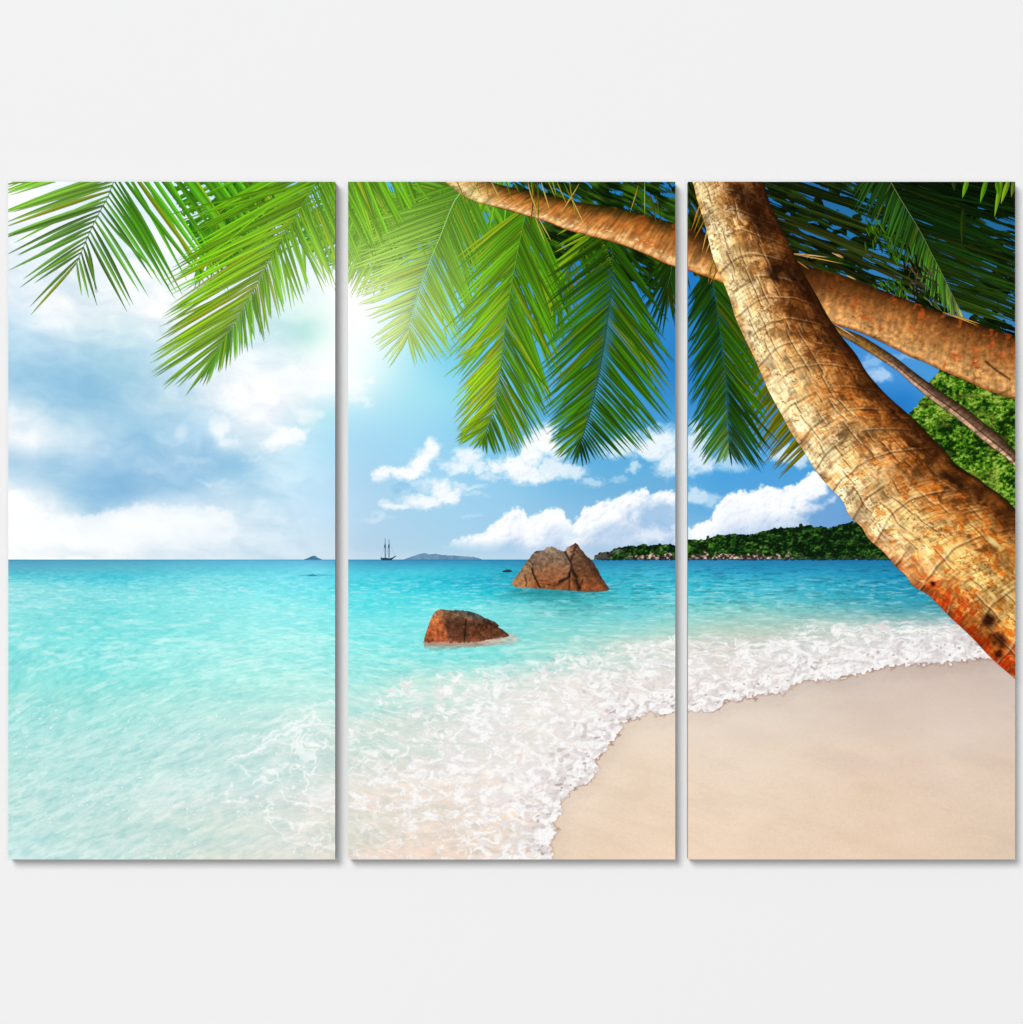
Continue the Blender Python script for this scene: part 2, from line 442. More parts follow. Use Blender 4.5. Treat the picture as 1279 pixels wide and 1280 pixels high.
        if kind == 0:   # blue folds on the right side of the bank
            q = blobmask(X, Y, [(825, 645, 34, 18, .75), (835, 668, 14, 8, -.5), (700, 668, 16, 12, .25), (770, 664, 30, 10, .3)], .5, .5, 66, 14)
            white = mix(white, (140, 182, 222), np.clip(q, 0, 1))
        c = c * (1 - m[..., None]) + white * m[..., None]
    m = blobmask(X, Y, [(822, 671, 24, 6, .7), (842, 660, 8, 5, .6)], .4, .4, 88, 9)
    c = mix(c, (232, 238, 247), m)
    c = mix(c, (205, 222, 236), sm(684, 699, Y) * .35 * sm(300, 420, X))
    return np.clip(c, 0, 255)

# ---------------------------------------------------------------- sea, surf and sand
SEAP = [(15,700,82,158,190),(15,712,92,180,202),(15,723,100,205,216),(15,735,150,222,226),(15,760,140,222,224),(15,790,140,225,224),(15,830,140,222,220),(15,870,150,222,215),(15,900,162,223,216),(15,950,174,220,211),(15,1000,186,222,213),(15,1070,196,227,219),
(140,700,80,160,190),(140,714,90,190,208),(140,722,84,200,218),(140,735,122,216,222),(140,760,122,220,222),(140,800,128,226,224),(120,840,136,226,223),(140,900,166,225,216),(140,960,182,224,214),(140,1000,196,225,216),(140,1070,198,224,214),
(260,700,95,175,205),(260,714,105,205,220),(260,730,130,222,228),(260,770,145,230,230),(260,820,165,234,230),(260,870,165,228,220),(260,920,186,224,215),(260,980,200,226,216),(260,1040,205,222,208),(260,1070,210,220,206),
(405,700,95,172,208),(405,712,108,210,228),(405,730,104,220,234),(405,760,132,232,234),(405,800,158,236,233),(405,850,178,236,228),(405,890,200,232,222),(405,930,208,224,214),(405,980,212,222,212),(405,1070,220,217,203),(400,1025,216,220,208),(345,1050,211,221,209),
(445,700,72,152,190),(445,712,80,192,216),(445,730,70,206,222),(445,760,95,222,228),(445,800,122,228,228),(445,850,158,230,225),(445,890,180,226,218),(445,930,200,222,212),(445,960,205,218,208),(445,1000,226,218,206),(445,1070,232,214,198),
(520,702,65,148,188),(520,714,72,195,216),(520,745,80,214,224),(520,800,128,226,226),(520,830,140,224,220),(520,850,180,226,216),(510,900,204,220,210),(520,960,228,222,212),(520,1000,234,220,206),(520,1065,232,212,194),
(600,700,52,138,180),(600,711,55,178,205),(600,725,45,178,205),(600,742,55,198,214),(600,760,112,220,224),(600,780,120,218,220),(600,820,128,222,218),(600,840,176,226,218),(600,900,226,228,220),(600,960,236,228,220),(600,1060,230,210,192),
(690,700,50,130,175),(690,725,45,165,190),(690,745,60,180,192),(690,765,128,214,212),(690,790,136,215,210),(690,815,160,220,210),(690,850,222,224,216),(690,900,232,226,220),(690,960,228,220,214),
(800,700,42,126,172),(800,712,58,172,202),(800,730,50,178,200),(800,745,70,192,206),(800,770,120,208,212),(800,790,160,214,206),(800,805,200,216,206),(800,850,222,216,208),
(900,700,42,128,174),(900,712,42,150,190),(900,725,58,182,207),(900,745,76,190,205),(900,762,128,204,200),(900,785,172,206,192),(900,810,212,208,200),(900,850,226,216,208),
(1040,700,36,116,164),(1040,712,40,146,184),(1040,730,52,166,194),(1040,750,80,180,194),(1040,765,128,192,192),(1040,780,176,202,194),(1040,810,206,205,200),
(1150,735,38,148,182),(1150,755,64,160,180),(1150,768,110,172,176),(1150,782,180,196,194),(1150,810,210,206,204),(1230,790,200,200,198)]
sea_ev = rbf(SEAP, .16, 1, 2.5)
SANDP = [(720,1000,231,212,190),(750,1060,230,206,180),(800,960,229,208,184),(840,900,228,212,194),(900,920,226,209,190),(1000,880,217,202,186),(1200,845,204,184,170),(1260,870,208,190,176),(1200,900,216,198,182),(1100,860,210,192,178),(1100,1000,226,201,176),(1250,1060,220,197,172),(1000,950,226,206,184),(900,1050,232,208,182),(1260,960,219,197,175),(1050,1060,228,203,176)]
sand_ev = rbf(SANDP, 1, 1, 25)
SHORE = [(700,1110),(693,1082),(690,1068),(688,1056),(696,1041),(692,1028),(703,1014),(701,1004),(712,990),(722,984),(738,974),(746,962),(745,950),(752,940),(764,928),(773,918),(777,904),(790,899),(803,895),(812,889),(828,894),(844,889),(860,888),(884,888),(900,885),(906,877),(920,874),(942,871),(955,868),(978,866),(990,858),(1006,851),(1030,848),(1052,847),(1075,842),(1090,838),(1106,834),(1130,831),(1160,830),(1184,828),(1210,825),(1236,823),(1300,820)]
SANDPOLY = SHORE + [(1320, 1110)]
OFF = [(424,1110),(424,1040),(424,960),(432,905),(455,885),(480,862),(515,842),(560,834),(620,836),(680,826),(730,812),(758,801),(800,800),(850,792),(900,797),(960,794),(1005,782),(1060,776),(1110,768),(1180,774),(1300,776)]
OFFPOLY = OFF + [(1320, 1110)]

LACE = [([(284, 948), (300, 945), (315, 940), (330, 934), (336, 926), (345, 920), (358, 916), (372, 908), (388, 905), (392, 895), (400, 900)], 2.2, .9), ([(330, 926), (340, 914), (352, 910), (366, 904), (380, 900), (390, 890)], 2.0, .8),
        ([(370, 884), (378, 890), (396, 880), (419, 878)], 1.5, .6), ([(370, 930), (390, 929), (400, 934), (412, 930), (421, 937)], 1.3, .8), ([(392, 905), (408, 906), (421, 909)], 1.3, .8), ([(280, 954), (300, 954), (308, 964), (314, 972)], 1.1, .7),
        ([(314, 980), (326, 972), (338, 978), (350, 974), (348, 966), (334, 962)], 1.9, .9), ([(290, 978), (286, 990), (281, 998), (290, 1001)], 1.0, .7), ([(276, 1003), (292, 1000), (310, 1002)], 1.4, .7),
        ([(372, 958), (380, 964), (384, 978), (380, 992), (392, 1004)], 1.4, .8), ([(350, 988), (360, 1003), (378, 1005), (395, 1008), (421, 1016)], 1.5, .85), ([(334, 998), (338, 1006), (332, 1014), (338, 1022), (350, 1022), (362, 1030), (376, 1030), (405, 1028)], 1.6, .8),
        ([(330, 1022), (345, 1038), (360, 1050), (380, 1055), (400, 1056)], 1.3, .6), ([(374, 1040), (378, 1030)], 1.6, .7), ([(398, 1066), (410, 1058), (421, 1060)], 1.8, .7), ([(274, 930), (290, 925), (306, 918)], 1.1, .5), ([(236, 966), (250, 962), (262, 964)], .9, .5), ([(238, 1000), (256, 996), (272, 996)], 1.0, .5),
        ([(340, 900), (352, 896), (364, 886), (380, 884)], 1.2, .5), ([(300, 930), (316, 922), (324, 916)], 1.2, .5)]
QT = {}
def low_field(X, Y, sea, sand):
    # ---- open water
    k = 1 + (Y - 699) / 75.0                                   # nearer water has larger ripples
    V = 60 * np.log(k + .25)
    tilt = .34 * sm(760, 930, Y) * sm(520, 330, X)
    Yt = Y + tilt * (X - 250)
    kt = np.clip(1 + (Yt - 699) / 75.0, .8, 9); V = 60 * np.log(kt + .25)
    def scales(fn):                                            # near water in wider ripples, without shearing the pattern
        a, b_, c_ = fn(9.5), fn(15.0), fn(22.0)
        w0 = sm(2.6, 1.2, k); w2 = sm(2.6, 4.4, k)
        return a * w0 + b_ * (1 - w0 - w2) + c_ * w2
    r1 = scales(lambda q: fba(X / q + q, V / 1.05 + noise(X / q, V, 99) * .8, 101, 4, .6)) - .5
    r2 = scales(lambda q: fba(X / q * 2.1 + 9, V / .62 + noise(X / q * 2, V, 98) * .6, 111, 3, .6)) - .5
    r3 = fbm(X / 110, Y / 26, 121, 3) - .5
    amp = sm(699, 730, Y) * .8 + .2
    wat = sea + ((r1 * 44 + r2 * 38) * amp * (1 - .25 * sm(860, 960, Y)))[..., None] * np.array([1.15, .62, .5]) + (r3 * 16)[..., None] * np.array([1.3, .5, .4])
    wat = wat + (sm(840, 940, Y) * sm(460, 380, X))[..., None] * np.array([5, 4, 9.0])
    # darker ripple lines on the right-hand, deeper water
    dr = sm(.55, .68, fba(X / 15, V / .75 + noise(X / 20, V, 97), 131, 3)) * sm(560, 700, X) * sm(702, 712, Y) * sm(790, 745, Y + 0 * X)
    wat = mix(wat, wat * .74, dr * .6)
    rs = sm(.55, .72, scales(lambda q: fba(X / q * .75, V / .7 + 5 + noise(X / 20, V / 2, 96), 137, 3))) * sm(712, 736, Y)
    wat = mix(wat, (236, 250, 248), rs * .34 * sm(1010, 860, Y))
    wat = mix(wat, wat * (.55, .8, .9), np.exp(-((Y - 699.6) / 1.1) ** 2) * .5)
    # pale breaking line and a reef far out on the left
    wat = mix(wat, (150, 228, 232), np.exp(-((Y - 720.5 - (X - 300) * .002) / .8) ** 2) * sm(210, 260, X) * sm(340, 300, X) * .6)
    wat = mix(wat, (70, 150, 180), np.exp(-((Y - 719.2 + (X - 390) * .01) / .9) ** 2) * sm(366, 384, X) * .7 * sm(430, 400, X))
    # shade and wet reflections under the two boulders
    wat = mix(wat, (40, 120, 125), np.clip(np.exp(-((X - 692) / 52) ** 4 - ((Y - 741) / 5.5) ** 2) * (.62 + r1 * 1.6), 0, .85))
    wat = mix(wat, (45, 150, 155), np.clip(np.exp(-((X - 720) / 40) ** 2 - ((Y - 758) / 14) ** 2) * (.28 + r1 * 2.4), 0, .6))
    # ---- sheet of shallow water with sparse lace on the left and middle
    wx = X + (fbm(X / 30, Y / 22, 141, 3) - .5) * 46; wy = Y + (fbm(X / 26, Y / 18, 151, 3) - .5) * 34
    lace = ridged(wx / 46, wy / 22, 161, 3)
    lace2 = ridged(wx / 19 + 5, wy / 8.5, 171, 3)
    fine = ridged(wx / 9 + 1, wy / 4.6, 181, 3)
    ll = np.maximum(sm(.80, .93, lace), .8 * sm(.82, .94, lace2))
    region = sm(250, 360, X - (Y - 960) * .25) * sm(872, 905, Y + (X - 400) * .42) * sm(1090, 1040, Y - (X - 400) * .3)
    region = region * sm(480, 430, X)
    wat = mix(wat, (248, 251, 249), np.clip(ll * region * .75, 0, 1))
    diag = sm(.70, .90, ridged((X * .9 - Y * .42) / 40 + .5 * lace, (Y * .9 + X * .42 + (lace2 - .5) * 16) / 9, 191, 4))
    reg2 = sm(845, 900, Y) * sm(1075, 980, Y) * sm(330, 230, X)
    wat = mix(wat, (232, 246, 242), diag * reg2 * .42)
    wat = mix(wat, wat * (.90, .96, .96), sm(.5, .72, fba((X * .9 - Y * .42) / 16, (Y * .9 + X * .42) / 4.5 + lace * 2, 196, 3)) * sm(840, 900, Y) * sm(400, 200, X) * .8)
    gl = sm(.86, .93, noise(X / 2.6, Y / 2.0, 199)) * sm(.52, .7, fbm(X / 30, Y / 20, 200, 2)) * sm(850, 900, Y)
    wat = mix(wat, (250, 253, 252), gl * .7 * sm(440, 400, X))
    lx = X + (fbm(X / 7, Y / 6, 951, 3) - .5) * 11; ly = Y + (fbm(X / 7, Y / 6, 953, 3) - .5) * 9
    if X.min() < 420:
        for pts, wd, a in LACE:
            dd = pdist(pts, lx, ly) / (wd * (.45 + 1.1 * noise(X / 9, Y / 9, 955)))
            wat = mix(wat, (251, 252, 250), np.exp(-dd ** 2) * a * .85)
        patch = inside([(384, 990), (392, 979), (405, 976), (425, 972), (425, 1016), (400, 1008), (386, 1003)], lx, ly)
        wat = mix(wat, (240, 242, 240), patch * (.15 + .75 * sm(.55, .8, .5 * fine + .5 * lace2)) * .8)
    # ---- where things are
    lum = (np.abs(fbm(X / 9, Y / 7, 205, 3) - .5) * 14 + (noise(X / 3.2, Y / 3, 207) - .5) * 3 - 2.0)
    ds = pdist(SHORE, X, Y) * np.where(inside(SANDPOLY, X, Y), -1, 1) + lum        # + = seaward
    wob = (fbm(X / 34, Y / 12, 211, 3) - .5) * 34
    do = pdist(OFF, X, Y) * np.where(inside(OFFPOLY, X, Y), 1, -1) + wob            # + = inside the surf
    t = np.clip(do / np.maximum(do + ds, 1), 0, 1)                                   # 0 offshore .. 1 at the sand
    # ---- foam
    right = sm(700, 860, X)
    swx = X + (fbm(X / 24, Y / 14, 221, 3) - .5) * 26; swy = Y - X * .06 + (fbm(X / 20, Y / 13, 231, 3) - .5) * 16
    def foam_net(a_, b_): return .62 * ridged(swx / a_, swy / b_, 241, 4) + .38 * fbm(swx / (a_ * .55), swy / (b_ * .6), 251, 4, .6)
    pat = (.6 * foam_net(15, 8) + .4 * foam_net(7.5, 4)) * (1 - right) + (.6 * foam_net(25, 5.2) + .4 * foam_net(12, 3)) * right + (fine - .6) * .10
    if 'q' not in QT: QT['q'] = np.quantile(pat, np.linspace(0, 1, 101))
    pat = np.interp(pat, QT['q'], np.linspace(0, 1, 101))
    cov = np.interp(t, [0, .05, .2, .5, .75, 1], [.04, .36, .46, .54, .72, .9]) + .35 * sm(30, 6, ds)
    cov = cov + .06 * right * sm(.05, .3, t)
    cov = cov - .22 * sm(600, 470, X) * sm(990, 920, Y) * sm(870, 890, Y) - .30 * sm(985, 1060, Y) * sm(680, 560, X)
    al = sm(1 - cov - .42, 1 - cov + .42, pat)
    al = np.clip(al, 0, 1) * sm(-8, 10, do) * .93
    pits = sm(.64, .26, fbm(swx / 7.5, swy / 5, 261, 3))
    rel = relief(X, Y, 271, 6)
    fo = np.ones(X.shape + (3,)) * (250, 249, 248)
    fo = mix(fo, (212, 202, 200), pits * (.46 + .34 * sm(70, 10, ds)))
    fo = fo - (np.clip(-rel, 0, 1.2) * (20 + 34 * sm(60, 12, ds)))[..., None] * np.array([1, 1.02, .98])
    al = np.clip(al + .09 * sm(0, .25, t), 0, .95)
    surf = wat * (1 - al[..., None]) + fo * al[..., None]
    # dark hollows close to the advancing edge
    hol = sm(.74, .86, fbm(X / 6, Y / 4.5, 281, 2)) * sm(36, 16, ds) * sm(2, 7, ds)
    surf = mix(surf, (168, 150, 148), hol * .75)
    hol = sm(.72, .85, fbm(X / 10, Y / 8, 285, 2)) * sm(95, 50, ds) * sm(14, 26, ds) * sm(880, 740, X)
    surf = mix(surf, (196, 182, 174), hol * .6)
    # ---- sand
    sd = sand + np.array([4, 4, 6.0]) + ((fbm(X / 60 + Y / 50, Y / 24 - X / 90, 291, 4) - .5) * 10)[..., None] + ((noise(X * .95, Y * .95, 293) - .5) * 9 * sm(860, 1000, Y) + (noise(X / 2.1, Y / 1.6, 295) - .5) * 4)[..., None]
    sd = sd - (sm(.55, .75, fba((X + Y * .3) / 70, (Y - X * .3) / 12, 297, 3)) * 3 * sm(900, 960, Y))[..., None]
    edge = np.exp(-((ds + 1.0) / 1.7) ** 2) * (.45 + .5 * sm(.4, .6, fbm(X / 9, Y / 9, 301, 2)))
    sd = mix(sd, (178, 148, 132), np.clip(edge, 0, 1))
    sd = mix(sd, sd * (.93, .92, .92), sm(-26, -3, ds) * .6)
    out = np.where((ds > 0)[..., None], surf, sd)
    return np.clip(out, 0, 255), ds, do

for pi, (a, b_) in enumerate(PANELS):
    xs = np.linspace(a, b_, 410)
    ys = np.linspace(Y0, 699.4, 473)
    X, Y = np.meshgrid(xs, ys)
    col = sky_colour(X, Y, coarse(sky_ev, xs, ys, 4))
    grid_part('printed_sky', pi, xs, ys, col, np.ones((len(ys) - 1, len(xs) - 1), bool), .15)
    ys = np.linspace(699.4, Y1, 470); xs = np.linspace(a, b_, 512)
    X, Y = np.meshgrid(xs, ys)
    col, ds, do = low_field(X, Y, coarse(sea_ev, xs, ys, 2), coarse(sand_ev, xs, ys, 6))
    dc = ds[:-1, :-1]; oc = do[:-1, :-1]; al_ = np.ones(dc.shape, bool)
    if pi == 0:
        grid_part('printed_sea', pi, xs, ys, col, al_, .15)
    else:
        grid_part('printed_sea', pi, xs, ys, col, (dc > 0) & (oc <= 0), .15)
        grid_part('printed_surf', pi, xs, ys, col, (dc > 0) & (oc > 0), .15)
        grid_part('printed_sand', pi, xs, ys, col, dc <= 0, .15)

# ---------------------------------------------------------------- far things
def jit(X, Y, base, amp, sc, seed):
    return np.clip(np.ones(X.shape + (3,)) * base + ((fbm(X / sc, Y / sc, seed, 3) - .5) * amp * 2)[..., None], 0, 255)

shape_part('printed_islet', [(379, 699.6), (384, 698), (388, 696), (391.5, 694.6), (394.5, 695), (397, 697), (401, 698.6), (404, 699.6)],
           lambda X, Y: jit(X, Y, (62, 118, 146), 16, 4, 1), .25, .4, label='tiny dark pointed islet on the horizon')
shape_part('printed_island', [(504, 699.6), (509, 697.8), (517, 695), (524, 692.6), (531, 691.2), (537, 693), (545, 692.2), (552, 693.6), (562, 694.4), (572, 694.6), (582, 695.6), (591, 696), (598, 697.5), (603, 699.6)],
           lambda X, Y: jit(X, Y, (104, 142, 170), 14, 6, 2), .25, .4, label='long low blue-grey island on the horizon')
shape_part('printed_rock', [(627, 714.6), (630, 713), (634, 711.6), (638, 712), (640, 713.4), (640.5, 715), (634, 715.6)],
           lambda X, Y: jit(X, Y, (40, 62, 66), 22, 3, 3), .25, .4, label='tiny black rock awash left of the larger boulder')
shape_part('printed_rock', [(384, 719.6), (388, 718.2), (391, 717.4), (394, 718.6), (397, 719.8), (390, 720.4)],
           lambda X, Y: jit(X, Y, (62, 140, 165), 12, 3, 3), .25, .4, label='faint dark reef rock breaking the far water')

def line_tris(pts, wd, depth, rgb):
    T, Cc = [], []
    for (x1, y1), (x2, y2) in zip(pts[:-1], pts[1:]):
        vx, vy = x2 - x1, y2 - y1; l = math.hypot(vx, vy); nx, ny = -vy / l * wd / 2, vx / l * wd / 2
        a = (x1 + nx, y1 + ny, depth); b2 = (x1 - nx, y1 - ny, depth); c = (x2 - nx, y2 - ny, depth); d = (x2 + nx, y2 + ny, depth)
        T += [(a, b2, c), (a, c, d)]; Cc += [[rgb] * 3] * 2
    return T, Cc
ship = bpy.data.objects.new('printed_ship', None); C.collection.objects.link(ship); ship.parent = roots[1]
ship['label'] = 'tiny dark two-masted sailing ship at anchor'
hull = shape_part('hull', [(475.6, 696.6), (478, 697.4), (482, 697), (487, 697.8), (490, 697.2), (495.4, 694.2), (495.6, 695), (491, 698.6), (490, 700.2), (477, 700.2), (476, 698.6)],
           lambda X, Y: jit(X, Y, (36, 62, 84), 10, 2, 4), .3, .3)[0]
hull.parent = ship
for x, y in ((481.6, 673.0), (486.4, 674.0)):
    T, Cc = line_tris([(x, y), (x, 697)], .62, .27, (72, 98, 120)); T2, C2 = line_tris([(x, 680), (x, 697)], 1.1, .28, (52, 76, 98))
    T3, C3 = line_tris([(x - .2, 681), (x - .2, 685)], 1.9, .29, (60, 84, 106))
    tri_part('mast', T + T2 + T3, Cc + C2 + C3)[0].parent = ship
T, Cc = [], []
for a, b_ in (((481.6, 676), (477, 697)), ((486.4, 677), (494, 695)), ((481.6, 680), (486.4, 696)), ((486.4, 680), (482, 696))):
    t1, c1 = line_tris([a, b_], .25, .26 + .002 * len(T), (140, 170, 190)); T += t1; Cc += c1
tri_part('rigging', T, Cc)[0].parent = ship

# ---------------------------------------------------------------- wooded headland
HEAD = [(742, 700.1), (743, 695), (748, 691.6), (756, 689.4), (763, 689.6), (768, 685), (778, 683.6), (790, 681.6), (796, 683), (804, 679.6), (812, 682.6), (824, 679.6), (831, 681), (838, 679.2), (844, 682), (852, 678), (860, 674), (870, 675), (882, 674), (883, 670), (886, 669.4), (888, 673),
        (896, 668.6), (908, 668.4), (919, 666.6), (930, 668), (943, 667.4), (953, 663.4), (960, 663), (968, 659.6), (972, 661.4), (977, 658.6), (981, 660.6), (990, 659), (998, 658.4), (999, 654.6), (1002, 653.6), (1004, 657.6), (1012, 655.4), (1018, 659), (1027, 657.6), (1036, 660.6), (1048, 656), (1058, 654), (1066, 652), (1080, 655), (1100, 652), (1140, 655), (1140, 700.1)]
def wood(X, Y):
    n1 = fbm(X / 7, Y / 4.5, 401, 4, .6); n2 = fbm(X / 2.6, Y / 1.9, 405, 2)
    e = fbm(X / 3.4, Y / 2.6, 409, 2) - fbm((X + 1.1) / 3.4, (Y + 1.4) / 2.6, 409, 2)
    v = np.clip((n1 - .5) * 1.9 + (n2 - .5) * .9 + e * .8 + .33, 0, 1)
    dk = sm(860, 1090, X)
    v = np.clip(v - .20 * dk, 0, 1)
    c = ramp([(0, (12, 28, 12)), (.35, (24, 56, 18)), (.7, (50, 94, 28)), (1, (98, 138, 52))], v)
    c = mix(c, (112, 122, 104), np.exp(-((X - 770) / 8.5) ** 2 - ((Y - 689.5) / 3) ** 2) * .7)
    c = mix(c, (84, 80, 76), sm(768, 758, X) * .85)
    c = mix(c, (22, 24, 22), sm(.55, .7, fbm(X / 4, Y / 2, 411, 2)) * sm(772, 758, X))
    rk = sm(692.4, 693.6, Y + (fbm(X / 7, Y * 0, 415, 2) - .5) * 13 - 1.2) * (sm(1010, 960, X) * .9 + .2) * sm(775, 800, X)
    rn = fbm(X / 2.8, Y / 2.2, 417, 2)
    rc = ramp([(0, (24, 22, 20)), (.42, (62, 54, 46)), (.58, (140, 122, 104)), (.8, (206, 188, 170))], rn)
    c = c * (1 - rk[..., None]) + rc * rk[..., None]
    return mix(c, (16, 50, 66), sm(698.2, 699.4, Y) * .9)
shape_part('printed_headland', HEAD, wood, .3, .5, wobble=2.4)

# steep green hillside between the trunks
def hill(X, Y):
    n1 = fbm(X / 16, Y / 14, 421, 3); cell = fbm(X / 4.2, Y / 3.2, 425, 4, .7)
    e = fbm(X / 4.2, Y / 3.4, 427, 3, .6) - fbm((X + 1.4) / 4.2, (Y + 1.6) / 3.4, 427, 3, .6)
    v = np.clip((n1 - .5) * 1.5 + (cell - .5) * 2.3 + e * .7 + .38, 0, 1)
    c = ramp([(0, (16, 38, 8)), (.3, (42, 84, 14)), (.6, (78, 128, 24)), (.85, (112, 156, 38)), (1, (160, 186, 80))], v)
    return mix(c, (120, 120, 50), sm(.6, .72, fbm(X / 20, Y / 9, 431, 3)) * .35)
shape_part('printed_hillside', [(1180, 455), (1172, 466), (1162, 476), (1158, 488), (1152, 500), (1141, 512), (1130, 521), (1130, 650), (1300, 650), (1300, 455)], hill, .3, .6, wobble=5)

# ---------------------------------------------------------------- boulders
ROCK1 = [(530.2, 803), (530.6, 797), (533.4, 789), (536, 780), (538.8, 773.6), (542.6, 766), (545.8, 762.8), (550.8, 761), (557.6, 762.6), (570, 762.6), (583, 763.2), (593.8, 766), (600, 769), (606, 772), (617.8, 777), (624.4, 782.4), (622, 784), (629, 787), (634, 791), (637, 795), (630, 797), (622, 798), (606, 800.6), (592, 803), (566, 804.6), (545, 805)]
def rock1(X, Y):
    n = fbm(X / 3.2, Y / 3.2, 501, 4, .65) - .5; g = fbm(X / 12, Y / 9, 503, 3) - .5
    split = 545 + (Y - 762) * .22 + 7 + g * 5
    left = ramp([(0, (150, 112, 84)), (.25, (190, 112, 68)), (.7, (182, 96, 54)), (1, (140, 72, 44))], (Y - 762) / 42)
    right = ramp([(0, (106, 74, 54)), (.3, (84, 52, 36)), (.7, (100, 58, 38)), (1, (140, 80, 52))], (Y - 770) / 34)
    c = mix(left, (0, 0, 0), 0 * X); k = sm(-2.5, 3, X - split)
    c = c * (1 - k[..., None]) + right * k[..., None]
    topl = 764.5 + np.clip(X - 556, 0, 200) * .235 + g * 5        # grey top face slopes down to the right
    tk = sm(1.2, -1.2, Y - topl) * sm(553, 560, X)
    tc_ = ramp([(0, (112, 88, 70)), (.4, (92, 84, 76)), (1, (70, 62, 56))], (X - 556) / 66)
    c = c * (1 - tk[..., None]) + tc_ * tk[..., None]
    c = mix(c, (176, 122, 90), np.exp(-((Y - topl - 1) / .9) ** 2) * sm(556, 562, X) * sm(602, 586, X) * .5)
    lo = 783 + (X - 604) * .40
    c = mix(c, (48, 28, 20), np.exp(-((Y - lo + 7) / 2.2) ** 2) * sm(600, 606, X) * .7)
    c = mix(c, (36, 22, 16), np.exp(-((X - 582.5 + (Y - 776) * .08) / 1.0) ** 2) * sm(773, 776, Y) * .9)
    c = mix(c, (52, 30, 20), np.exp(-((X - 575 + (Y - 776) * .35) / 1.6) ** 2) * sm(773, 780, Y) * .35)
    c = c * (1 + n * 1.1)[..., None] + (g * 22)[..., None]
    return np.clip(mix(c, (214, 180, 164), sm(801.0, 804.5, Y + n * 5) * .65), 0, 255)
ROCK1_WET = [(527, 801), (545, 803), (592, 800), (636, 791), (648, 797), (652, 801), (640, 805), (600, 808), (575, 811), (545, 813), (531, 810)]
def wet1(X, Y):
    n = fbm(X / 7, Y / 1.8, 507, 3) - .5
    c = ramp([(0, (200, 160, 140)), (.4, (170, 150, 136)), (1, (132, 206, 200))], (Y - 801) / 11)
    return np.clip(mix(c, (168, 206, 200), sm(585, 650, X) * .8) + (n * 60)[..., None], 0, 255)
ROCK2 = [(640, 730), (641.5, 726), (646, 720), (652, 712), (656, 705), (661.5, 699), (664.5, 694), (667, 692), (668, 689), (674, 688.4), (680, 688), (683, 684.6), (689, 683), (695, 685), (698, 687), (705, 689.4), (707.6, 687), (708.6, 684), (712, 683), (714, 681.4), (717, 680.4), (719.6, 678.6), (722.6, 681), (725.6, 686), (730, 691), (733.6, 695.4), (739, 699), (743.6, 705), (747, 712), (750.6, 718.8), (757, 729), (762.8, 737), (757, 739), (742, 740.2), (726, 739.6), (712.6, 738), (696, 737.4), (681.6, 736), (668, 735.6), (656, 735), (644, 734)]
def crackline(X, Y, pts, wd):
    return np.exp(-(pdist(pts, X + (noise(X / 4, Y / 4, 531) - .5) * 2, Y) / wd) ** 2)
def rock2(X, Y):
    n = fbm(X / 3.4, Y / 3, 511, 4, .62) - .5; g = fbm(X / 14, Y / 12, 513, 3) - .5
    v = (Y - 684) / 54 + g * .35
    c = ramp([(0, (136, 116, 100)), (.35, (140, 108, 84)), (.7, (156, 98, 62)), (1, (172, 98, 56))], v)
    c = mix(c, (190, 148, 104), sm(672, 655, X) * sm(694, 704, Y) * .55)
    edge = 713 + (Y - 684) * .08 + g * 4
    rt = ramp([(0, (150, 110, 84)), (.3, (112, 80, 58)), (.65, (118, 72, 44)), (1, (168, 92, 52))], v)
    k = sm(-1.5, 2, X - edge); c = c * (1 - k[..., None]) + rt * k[..., None]
    c = mix(c, (70, 46, 32), sm(-11, -1, X - (722 + (Y - 680) * .70)) * .7)
    st = sm(.62, .75, fbm((X + Y * .8) / 12, (Y - X * .5) / 2.6, 517, 2)) * sm(716, 722, X) * sm(724, 712, Y)
    c = mix(c, (62, 42, 30), st * .75)
    c = mix(c, (196, 170, 132), np.exp(-((X - 688) / 8) ** 2 - ((Y - 687) / 4) ** 2) * .7)
    c = mix(c, (206, 150, 122), np.exp(-((X - 710) / 3) ** 2 - ((Y - 689) / 4) ** 2) * .8)
    c = mix(c, (110, 46, 40), np.exp(-((X - 671) / 3) ** 2 - ((Y - 690) / 1.6) ** 2) * .7)
    for pts, wd, a in (([(706, 690), (711, 697), (714.5, 706), (713.6, 714), (710, 722), (700, 727)], 1.5, .9), ([(713, 715), (711.5, 727), (712, 738)], 1.0, .6), ([(716, 712), (721, 722), (724, 737)], 2.0, .8),
                       ([(728, 724), (725, 738)], 1.1, .7), ([(664.5, 711), (668, 720), (675, 734)], 1.1, .9), ([(661, 700), (666, 706), (664.5, 712)], .7, .6), ([(657, 718), (658, 733)], 1.0, .55), ([(719, 684), (716, 694), (713, 704)], 1.2, .7), ([(676, 729), (694, 732), (710, 724)], .7, .5), ([(734, 706), (728, 712), (722, 714)], .8, .5)):
        c = mix(c, (34, 24, 20), crackline(X, Y, pts, wd) * a)
    c = c * (.94 + n * .8)[..., None] + (g * 22)[..., None]
    return np.clip(mix(c, (70, 74, 64), sm(735.5, 739.5, Y + n * 3) * .6), 0, 255)
shape_part('printed_wet_foam', ROCK1_WET, wet1, .3, .5, wobble=4, label='pinkish wash around the foot of the smaller boulder')
shape_part('printed_boulder', ROCK1, rock1, .4, .45, wobble=1.2, label='smaller reddish-brown boulder close to the surf')
shape_part('printed_boulder', ROCK2, rock2, .4, .45, wobble=1.2, label='larger cracked brown boulder farther out')

